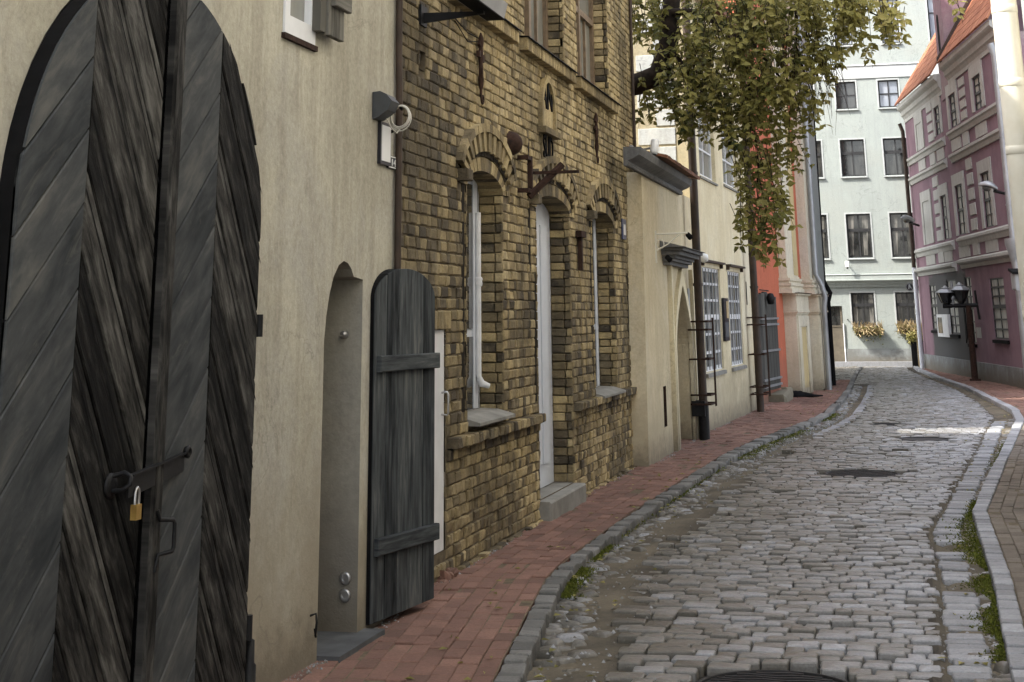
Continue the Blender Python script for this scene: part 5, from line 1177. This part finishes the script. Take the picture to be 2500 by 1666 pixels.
def pink_houses():
    f = PF
    specs = []
    # near house
    near = thing('pink_house', f.pt(10, 0, 0), 'mauve house with white quoins, the nearer one with a grey downpipe', 'house', 'mauve houses on the right of the street')
    far = thing('pink_house', f.pt(3, 0, 0), 'mauve house beside the white house, lower eaves and a grey unpainted patch', 'house', 'mauve houses on the right of the street')
    for root, u0, u1, wins, gnd, zoff in (
        (near, 6.9, 14.3, [((2314, 208, 316, 2340, 190, 304), 0), ((2371, 160, 276, 2402, 142, 260), 0), ((2331, 425, 577, 2360, 415, 570), 1), ((2394, 392, 558, 2427, 380, 553), 1)],
         [(2357, 2373, 676, 745), (2422, 2456, 678, 828)], 0),
        (far, -.2, 6.9, [((2236, 284, 370, 2255, 265, 360), 2), ((2279, 238, 336, 2299, 224, 322), 0), ((2253, 470, 600, 2277, 458, 592), 2), ((2297, 452, 590, 2318, 443, 580), 1)],
         [(2273, 2288, 695, 805), (2315, 2338, 683, 815)], -.12)):
        W = []
        for w, k in wins:
            q = pink_win(root, f, *w); W.append((*q, k))
        G = []
        for l, r, t, b_ in gnd:
            a = f.on(l, (t + b_) / 2)[0]; c = f.on(r, (t + b_) / 2)[0]; G.append((a, c, f.on((l + r) / 2, b_)[1], f.on((l + r) / 2, t)[1]))
        G = [(a, c, .86 if z0 > 1.1 and root is near else z0, z1) for a, c, z0, z1 in G]
        ins = []
        for (a, c, z0, z1, k) in W:
            e = (c - a) * .17; ins.append((a + e, c - e, z0, z1 - .30))
        holes = [rect(*q) for q, w in zip(ins, W) if w[4] != 2] + [rect(*q) for q in G]
        b = MB(); b.sheet(f, rect(u0, u1, -.12, 7.75 + zoff), holes, 0)
        for h in holes: b.reveal(f, h, 0, -.07)
        b.build('wall', M['mauve'], root); house_body(root, f, u0, u1, -.12, 7.75 + zoff, 9, M['mauvegable'], 'back_wall')
        # steep tiled roof
        r = MB(); ur0, ur1 = (u0, 6.5) if root is far else (7.68, u1); n = int((ur1 - ur0) / .25)
        for i in range(n):
            u = ur0 + (ur1 - ur0) * i / n; w = (ur1 - ur0) / n
            for k in range(20):
                d = .26 - k * .20; z = 8.06 + zoff + k * .31; r.hexa([f.pt(u, d, z), f.pt(u + w * .95, d, z), f.pt(u + w * .95, d - .22, z + .34), f.pt(u, d - .22, z + .34), f.pt(u, d + .03, z + .03), f.pt(u + w * .95, d + .03, z + .03), f.pt(u + w * .95, d - .19, z + .36), f.pt(u, d - .19, z + .36)], 0, rnd())
        b = r.build('roof', M['tile'], root)
        # cornice and string courses
        zc = 7.62 + zoff
        b = MB(); b.sweep(f, [(0, zc - .12), (.03, zc - .12), (.035, zc - .02), (.07, zc + .06), (.11, zc + .10), (.13, zc + .22), (.20, zc + .28), (.225, zc + .32), (.225, zc + .43), (0, zc + .45)], u0 + (.75 if root is near else .08), u1 - (.1 if root is near else .25)); b.build('cornice', M['trimwhite'], root)
        sc_ = []
        for z in (6.20, 5.60, 3.42, 2.86):
            z += zoff * .3; b = MB(); e = .16 if z < 3 else .11; b.sweep(f, [(0, z - .14), (.04, z - .14), (.06, z - .05), (e - .04, z - .03), (e, z), (e, z + .06), (0, z + .12)], u0 + (.12 if root is far else .25), u1 - (.5 if root is far else .12)); b.build('string_course', M['trimwhite'], root)
        # windows with white surrounds
        for (a, c, z0, z1, k), q in zip(W, ins):
            b = MB()
            b.fbox(f, a, q[0] - .002, .002, .035, z0, z1); b.fbox(f, q[1] + .002, c, .002, .035, z0, z1); b.fbox(f, q[0] - .002, q[1] + .002, .002, .035, q[3] + .002, z1)
            if k == 2: b.fbox(f, q[0], q[1], .001, .012, z0, q[3]); b.build('blind_window', M['trimwhite'], root)
            else:
                gl = M['glassbright']
                o = window(root, f, *q, .06, .035, (.5,), (.23, .5, .75), M['darkframe'], gl, .03, .04, (1,)); b.build('surround', M['trimwhite'], o)
        for q in G: window(root, f, *q, .06, .035, (.5,), (.16, .32, .53, .7, .85), M['darkframe'], M['glassbright'], .04, .04, (2,), (.06, .07, M['black']))
        # quoin columns and panels
        cols = ((2343, 2357, 2377),) if root is near else ((2259, 2272, 2297),)
        for (xa, xb, xl) in cols:
            ua = f.on(xa, 230)[0]; ub = f.on(xb, 230)[0]
            for z0, z1 in ((3.55, 5.42), (6.34, 7.46)):
                b = MB(); n = 5 if z0 < 4 else 4; h = (z1 - z0) / n
                for i in range(n): b.brick(f, ua, ub, -.01, .03, z0 + i * h + h * .13 + zoff * .3, z0 + (i + 1) * h - h * .1 + zoff * .3, .012, 0, .5)
                b.build('quoins', M['trimwhite'], root)
            for z0, z1 in ((3.0, 3.28), (5.72, 6.04)): b = MB(); b.fbox(f, ua, ub, .001, .04, z0 + zoff * .3, z1 + zoff * .3); b.build('panel', M['trimwhite'], root)
        for (a, c, z0, z1, k) in W[:2]: b = MB(); b.fbox(f, a + .12, c - .12, .001, .025, 5.74 + zoff * .3, 6.04 + zoff * .3); b.build('panel', M['trimwhite'], root)
        for (a, c, z0, z1, k) in W[2:]: b = MB(); b.fbox(f, a + .1, c - .1, .001, .025, 3.0 + zoff * .3, 3.28 + zoff * .3); b.build('panel', M['trimwhite'], root)
        b = MB(); b.fbox(f, u0, u1, .001, .04, -.12, .42); b.build('plinth', M['plinth'], root)
    # downpipes
    P = lambda u, d, z: f.pt(u, d, z)
    u = f.on(2452, 400, .2)[0]; pipe(near, [P(u, .24, 7.5), P(u, .16, 7.2), P(u, .16, 3.0), P(u + .05, .16, 2.7), P(u + .05, .16, -.05)], .09, M['zinc'], 'downpipe', (P(u, .16, 5.4), P(u, .16, 3.9)))
    b = MB(); b.lathe(P(u + .02, .17, 2.55), [(.09, 0), (.12, .2), (.2, .5), (.2, .62)], 12); b.build('hopper', M['zinc'], near)
    u = .12; pipe(far, [P(u, .22, 7.35), P(u, .14, 7.1), P(u, .14, 2.95)], .06, M['rustpipe'], 'downpipe'); pipe(far, [P(u, .14, 2.95), P(u, .14, -.05)], .065, M['bluewhite'], 'downpipe', (P(u, .14, 1.6),))
    # fire gable rising between the roofs
    b = MB(); b.fbox(f, 6.50, 7.66, -6, .03, 7.2, 13.5, 0); g = b.build('fire_gable', M['mauvegable'], far)
    a = f.on(2292, 100, .04); b = MB(); b.prism(f, arch(a[0] - .14, a[0] + .16, a[1] - .75, a[1] + .55, .18, 8), .031, .036); b.build('niche', M['black'], g)
    b = MB(); b.hexa([f.pt(7.662, .28, 8.1), f.pt(7.74, .28, 8.1), f.pt(7.74, -3.6, 14.45), f.pt(7.662, -3.6, 14.45), f.pt(7.662, .28, 8.22), f.pt(7.74, .28, 8.22), f.pt(7.74, -3.6, 14.6), f.pt(7.662, -3.6, 14.6)]); b.build('flashing', M['rustpipe'], near)
    # menu box on the far house
    a, c = f.on(2293, 822, .05), f.on(2315, 768, .05); t = thing('menu_case', f.pt(a[0], 0, a[1]), 'white glazed menu case on the grey patch of the mauve house', 'menu case')
    b = MB(); b.fbox(f, a[0], c[0], .001, .08, a[1], c[1]); b.build('case', M['white'], t); b = MB(); w = c[0] - a[0]; b.fbox(f, a[0] + .1 * w, a[0] + .5 * w, .081, .085, a[1] + .1, c[1] - .08); b.build('print', M['glasscurtain'], t)
    # pale repair plate and dark streak
    a, c = f.on(2386, 825), f.on(2393, 800); b = MB(); b.fbox(f, a[0], c[0] + .1, .001, .006, a[1], c[1]); b.build('repair_patch', M['trimwhite'], near)
    b = MB(); a = f.on(2358, 800); b.prism(f, [(a[0] - .05, .85), (a[0] + .18, 1.0), (a[0] + .14, 1.6), (a[0], 1.9)], .001, .02); b.build('dark_streak', M['black'], near)
    # twin lantern on a rusty post
    pz0 = f.pt(f.on(2376, 880, .30)[0], .30, 0); ub = f.on(2372, 740, .5)[0]; zt = f.on(2368, 745, .5)[1]
    t = thing('twin_lantern_post', (pz0.x, pz0.y, 0), 'rust brown post carrying two old lanterns before the mauve house', 'street lamp')
    ff = Fr((pz0.x, pz0.y), (1, -.12)); _, zt = ff.on(2366, 745); _, zl = ff.on(2305, 745)
    top = ff.on(2364, 746); b = MB(); b.fbox(ff, -.12 + 0, .14, -.1, .1, -.06, .05); 
    p_top = ff.pt(top[0], 0, top[1]); b.tube([V((pz0.x, pz0.y, 0)), p_top], [.08, .07], 8, sm=False); b.build('post', M['rust'], t)
    b = MB(); l = ff.on(2302, 748); r = ff.on(2388, 745); b.tube([ff.pt(l[0], 0, l[1]), ff.pt(r[0], 0, r[1])], .05, 8); v = ff.on(2385, 728); b.tube([ff.pt(r[0] - .05, 0, r[1] + .35), ff.pt(r[0], 0, r[1] - .35)], .03, 6); b.build('arm', M['iron'], t)
    for (px, pt, pb) in ((2311, 700, 742), (2346, 692, 738)):
        x, z0 = ff.on(px, pb); z1 = ff.on(px, pt)[1]; c = ff.pt(x, 0, z0); H = z1 - z0
        b = MB(); b.lathe(c, [(.05, -.05), (.09, .0), (.12, .02), (.215, H * .62), (.20, H * .62)], 6, sm=False); L = b.build('lantern', M['glassdark'], t)
        b = MB(); b.lathe(c, [(.26, H * .62), (.27, H * .65), (.15, H * .84), (.10, H * .86), (.11, H * .92), (.06, H * .96), (.03, H * 1.05), (0, H * 1.06)], 6, sm=False); b.build('cap', M['zinc'], L)
        b = MB()
        for k in range(6):
            a = k * math.pi / 3; ax = V((0, 0, 1)).orthogonal().normalized(); bx = V((0, 0, 1)).cross(ax); d = ax * math.cos(a) + bx * math.sin(a); b.tube([c + d * .12 + V((0, 0, .02)), c + d * .215 + V((0, 0, H * .62))], .012, 5)
        b.build('frame', M['iron'], L)
    x, z = ff.on(2327, 742); b = MB(); b.tube([ff.pt(x, 0, z - .1), ff.pt(x, 0, z + .55)], .035, 8); b.lathe(ff.pt(x, 0, z + .1), [(.06, 0), (.075, .04), (.04, .1)], 10); b.build('finial', M['zinc'], t)
    # round emblem sign
    c = ony(2221, 701, 51.2); t = thing('round_sign', (c[0], 51.2, c[1]), 'round black hanging sign with a pale emblem at the mauve corner', 'sign')
    b = MB(); b.lathe((c[0], 51.2, c[1]), [(.0, -.02), (.125, -.02), (.125, .02), (0, .02)], 24, axis=(0, 1, 0), sm=False); b.build('disc', M['ink'], t)
    sf = Fr((c[0], 51.179), (1, 0)); b = MB()
    for k in range(24):
        a = k * math.pi / 12; e = (k + 1) * math.pi / 12; b.prism(sf, [(.105 * math.cos(a), c[1] + .105 * math.sin(a)), (.105 * math.cos(e), c[1] + .105 * math.sin(e)), (.118 * math.cos(e), c[1] + .118 * math.sin(e)), (.118 * math.cos(a), c[1] + .118 * math.sin(a))], .0, .003)
    b.prism(sf, [(-.05, c[1] - .06), (-.02, c[1] - .07), (.0, c[1] - .0), (.045, c[1] - .06), (.06, c[1] - .04), (.02, c[1] + .03), (.02, c[1] + .08), (-.03, c[1] + .08), (-.035, c[1] + .02)], 0, .003); b.build('emblem', M['zinc'], t)
    b = MB(); b.tube([(c[0] + .12, 51.2, c[1]), (c[0] + .55, 51.2, c[1])], .018, 6); b.build('arm', M['iron'], t)
# ================================================================ cream house on the right edge
def cream_house():
    Y = 20.4; c0 = ony(2452, 0, Y - .2)[0]; c1 = ony(2489, 400, Y - .2)[0]; X = (c0 + c1) / 2; x0 = X + .24
    f = Fr((x0, Y), (0, -1)); root = thing('cream_house', (x0, Y, 0), 'cream house at the right edge with a thick pale downpipe', 'house')
    L = 24; z1 = 12.5; W = []
    for k in range(5):
        for z in (1.2, 4.4, 7.6): W.append((3.2 + k * 4.2, 4.5 + k * 4.2, z, z + 1.9))
    b = MB(); b.sheet(f, rect(0, L, -.1, z1), [rect(*w) for w in W], 0)
    for w in W: b.reveal(f, rect(*w), 0, -.14)
    b.build('wall', M['creamwall'], root)
    house_body(root, f, 0, L, -.1, z1, 8, M['creamwall'], 'back_wall'); roof(root, f, 0, L, z1, 15.5, 8, .2, M['tile'], M['creamwall'])
    for w in W: window(root, f, *w, .10, .06, (.5,), (.62,), M['white'], M['glassgrey'], .05, .05, (0,), (.06, .04, M['trimwhite']))
    b = MB(); b.fbox(f, .55, .95, .0, .06, -.1, z1 - .1); b.build('pilaster', M['whitewall'], root)
    pipe(root, [(X, Y - .2, .0), (X, Y - .2, z1)], .158, M['offwhite'], 'downpipe', ())
    for z in (ony(2440, 205, Y - .2)[1], ony(2440, 370, Y - .2)[1], ony(2440, 25, Y - .2)[1], 1.6): b = MB(); b.lathe((X, Y - .2, z), [(.160, -.05), (.164, -.045), (.164, .045), (.160, .05)], 18); b.build('pipe_joint', M['offwhite'], root)
    b = MB()
    b.hexa([f.pt(1.5, 0, 4.62), f.pt(3.2, 0, 4.62), f.pt(3.2, .16, 4.55), f.pt(1.5, .16, 4.55), f.pt(1.5, 0, 4.70), f.pt(3.2, 0, 4.70), f.pt(3.2, .16, 4.60), f.pt(1.5, .16, 4.60)]); b.build('canopy', M['rustpipe'], root)
M['creamwall'] = plaster('cream_wall', (.64, .62, .56), (.58, .56, .50), (.6, .58, .52), (.52, .5, .45))
# ================================================================ street lamps
def cobra(base, tip, label):
    t = thing('street_lamp', base, label, 'street lamp', 'grey street lamps on the right'); b = MB(); base = V(base); tip = V(tip); d = (tip - base).normalized()
    b.tube([base, base + (tip - base) * .55 + V((0, 0, -.0))], .035, 8); b.build('arm', M['iron'], t)
    L = (tip - base).length; s = base + (tip - base) * .42 + V((0, 0, .05)); b = MB(); pr = []; n = 10; side = d.cross(V((0, 0, 1))).normalized(); up = side.cross(d); vs = []; m = 10
    ln = L * .62
    for i in range(n + 1):
        k = i / n; w = .135 * math.sin(math.pi * min(1, .16 + .84 * k) ** .85) + .02; h = .10 * math.sin(math.pi * (.12 + .8 * k)) + .012; c = s + d * ln * k + up * (.03 * math.sin(math.pi * k))
        for j in range(m):
            a = j * 2 * math.pi / m; vs.append(c + side * w * math.cos(a) + up * (h * math.sin(a) if math.sin(a) > 0 else .03 * math.sin(a)))
    b.idx(vs, [(i * m + j, i * m + (j + 1) % m, (i + 1) * m + (j + 1) % m, (i + 1) * m + j) for i in range(n) for j in range(m)] + [tuple(range(m)), tuple(range(n * m, n * m + m))]); b.build('head', M['zinc'], t)
    b = MB(); c = s + d * ln * .55; b.lathe(c - up * .02, [(.10, 0), (.085, -.05), (.03, -.075), (0, -.08)], 12, axis=up); b.build('diffuser', M['glasscurtain'], t)
def lamps():
    f = PF
    def at(px, py, d): u, z = f.on(px, py, d); return f.pt(u, d, z)
    cobra(at(2466, 476, .12), at(2392, 458, .75), 'grey street lamp head on a dark arm before the near mauve house')
    cobra(at(2243, 551, .10), at(2203, 538, .8), 'small grey street lamp head at the corner between mauve and white houses')
    p = at(2480, 690, .25)
    t = thing('floodlight', p, 'grey floodlight with a dark arm at the hopper, low on the right edge', 'floodlight'); b = MB()
    q = PF.on(2484, 668, .3); b.brick(f, q[0] - .16, q[0] + .16, .2, .42, q[1] - .35, q[1] + .02, .03, 0, .5); b.build('housing', M['zinc'], t)
    b = MB(); b.hexa([f.pt(q[0] - .2, .15, q[1] + .06), f.pt(q[0] + .22, .15, q[1] - .02), f.pt(q[0] + .22, .45, q[1] - .02), f.pt(q[0] - .2, .45, q[1] + .06), f.pt(q[0] - .2, .15, q[1] + .11), f.pt(q[0] + .22, .15, q[1] + .03), f.pt(q[0] + .22, .45, q[1] + .03), f.pt(q[0] - .2, .45, q[1] + .11)]); b.build('hood', M['black'], t)
# ================================================================ tree over the gatehouse
def tree():
    R = random.Random(11); t = thing('tree', (-5.6, 21.2, 0), 'big tree reaching over the gatehouse wall with drooping olive and golden leaves', 'tree')
    Y = 20.6
    def W(px, py, y): x, z = ony(px, py, y); return V((x, y, z))
    b = MB()
    L0 = [V((-5.6, 21.2, -.1)), V((-5.5, 21.2, 2.2)), V((-5.1, 21.0, 3.9)), W(1500, 214, 20.9), W(1560, 205, 20.7), W(1610, 180, 20.6), W(1632, 110, 20.6), W(1640, 0, 20.7), W(1660, -160, 20.9)]
    b.tube(L0, [.32, .27, .23, .165, .15, .15, .14, .12, .09], 12)
    b.tube([V((-5.1, 21.0, 3.9)), V((-4.9, 20.9, 5.6)), V((-4.6, 20.9, 8.0))], [.2, .16, .1], 10)
    b.build('trunk', M['bark'], t)
    blobs = [(1590, 40, 20.8, 85, 60, 36), (1690, 60, 20.4, 110, 90, 80), (1800, 40, 20.2, 110, 90, 90), (1910, 30, 20.0, 100, 80, 75), (2020, 25, 19.6, 90, 60, 70), (2110, 35, 19.4, 75, 50, 50), (2165, 60, 19.3, 35, 35, 14),
             (1660, 205, 20.6, 85, 65, 55), (1740, 180, 20.3, 110, 95, 95), (1850, 160, 20.1, 105, 95, 95), (1940, 170, 19.8, 75, 80, 50), (2010, 140, 19.6, 45, 70, 22), (1590, 245, 20.7, 45, 30, 12), (1690, 270, 20.4, 75, 45, 34), (1790, 270, 20.2, 90, 60, 55), (1880, 260, 20.0, 85, 70, 55), (1965, 265, 19.8, 35, 40, 14),
             (1855, 370, 20.0, 60, 60, 34), (1770, 335, 20.3, 40, 30, 14), (1925, 345, 19.9, 40, 45, 13), (1850, 450, 20.0, 60, 60, 34), (1855, 525, 20.0, 55, 50, 24), (1868, 590, 20.0, 35, 35, 12), (1905, 490, 20.0, 30, 30, 7), (1545, 275, 20.8, 20, 20, 4), (1562, 60, 20.9, 30, 60, 8), (2335, 18, 17.5, 14, 20, 4), (2052, 110, 19.5, 12, 40, 6), (2110, 105, 19.4, 25, 20, 5)]
    lf = MB(); tw = MB()
    k = lambda y: FPX / 1.0 / (y * 1.03) * 1.04
    for (px, py, y, rx, rz, n) in blobs:
        s = 1 / k(y); c = W(px, py, y); dr = max(.25, min(1.1, rx * s * 1.6))
        sun_gold = max(0, min(1, (px - 1650) / 420))  # yellower to the right: autumn colour plus sunlight put into the tint
        for _ in range(max(2, int(n * .60))):
            a = R.uniform(0, 6.283); q = math.sqrt(R.random()); p = c + V((math.cos(a) * q * rx * s, R.uniform(-dr, dr), math.sin(a) * q * rz * s))
            ln = R.uniform(.22, .55); d = V((R.uniform(-.35, .45), R.uniform(-.4, .2), -1)).normalized(); m = max(3, int(ln / .085)); st = p - d * ln * .4
            tint = min(.98, max(0, R.gauss(.40 + .32 * sun_gold, .16)))
            if R.random() < .75: tw.tube([st - d * R.uniform(.1, .4), st + d * ln * .5, st + d * ln], [.006, .004, .002], 4)
            for i in range(m):
                o = st + d * ln * (i / m) + V((R.uniform(-.05, .05), R.uniform(-.05, .05), R.uniform(-.03, .03))); base = R.uniform(0, 6.283)
                for j in range(R.choice((3, 4, 5))):
                    an = base + j * 1.35 + R.uniform(-.3, .3); dd = V((math.cos(an), math.sin(an) * .8, R.uniform(-1.3, .25))).normalized(); L = R.uniform(.06, .14); sd = dd.cross(V((R.uniform(-.4, .4), R.uniform(-1, -.2), R.uniform(.2, 1)))).normalized() * L * R.uniform(.22, .34); up = sd.cross(dd).normalized() * L * .12
                    e = o + dd * L; md = o + dd * L * .48; tt = min(1, max(0, tint + R.gauss(0, .09)))
                    lf.idx([o, md + sd + up, e, md - sd + up, md], [(0, 4, 1), (1, 4, 2), (2, 4, 3), (3, 4, 0)], 0, tt, False)
    lf.build('crown', M['leaf'], t)
    # hanging branches
    br = MB()
    for (x0, y0, x1, y1, ya, r) in ((1640, 30, 1800, 90, 20.4, .05), (1800, 90, 1930, 220, 20.2, .03), (1640, -40, 1880, -20, 20.2, .06), (1880, -20, 2100, 10, 19.8, .04), (1625, 120, 1740, 260, 20.4, .035), (1800, 90, 1850, 380, 20.1, .022), (1850, 380, 1862, 580, 20.0, .012), (2050, 0, 2180, 60, 19.5, .016), (1620, 160, 1560, 250, 20.7, .02), (1940, 10, 1985, 240, 19.8, .018), (1700, 60, 1690, 290, 20.4, .018)):
        a, c = W(x0, y0, ya + .1), W(x1, y1, ya); m = (a + c) / 2 + V((R.uniform(-.1, .1), R.uniform(-.2, .2), .08)); br.tube([a, (a + m) / 2 + V((.02, 0, .05)), m, (m + c) / 2, c], [r, r * .9, r * .75, r * .55, r * .35], 7)
    for _ in range(60):
        px = R.uniform(1900, 2040); y = 19.7; a = W(px, R.uniform(60, 200), y); c = a + V((R.uniform(-.05, .2), R.uniform(-.1, .1), -R.uniform(.4, .8))); br.tube([a, (a + c) / 2 + V((.03, 0, 0)), c], [.006, .004, .002], 4)
    n = len(br.v); br.v += tw.v; br.f += [tuple(i + n for i in q) for q in tw.f]; br.m += tw.m; br.t += tw.t; br.uv += tw.uv; br.sm += tw.sm
    br.build('branches', M['bark'], t)
ground(); litter(); grit(); covers(); plaster_house(); gate(); plaster_signs(); brick_house(); brick_fixtures(); annex(); tall_house(); church(); white_house(); pink_houses(); cream_house(); lamps(); tree()
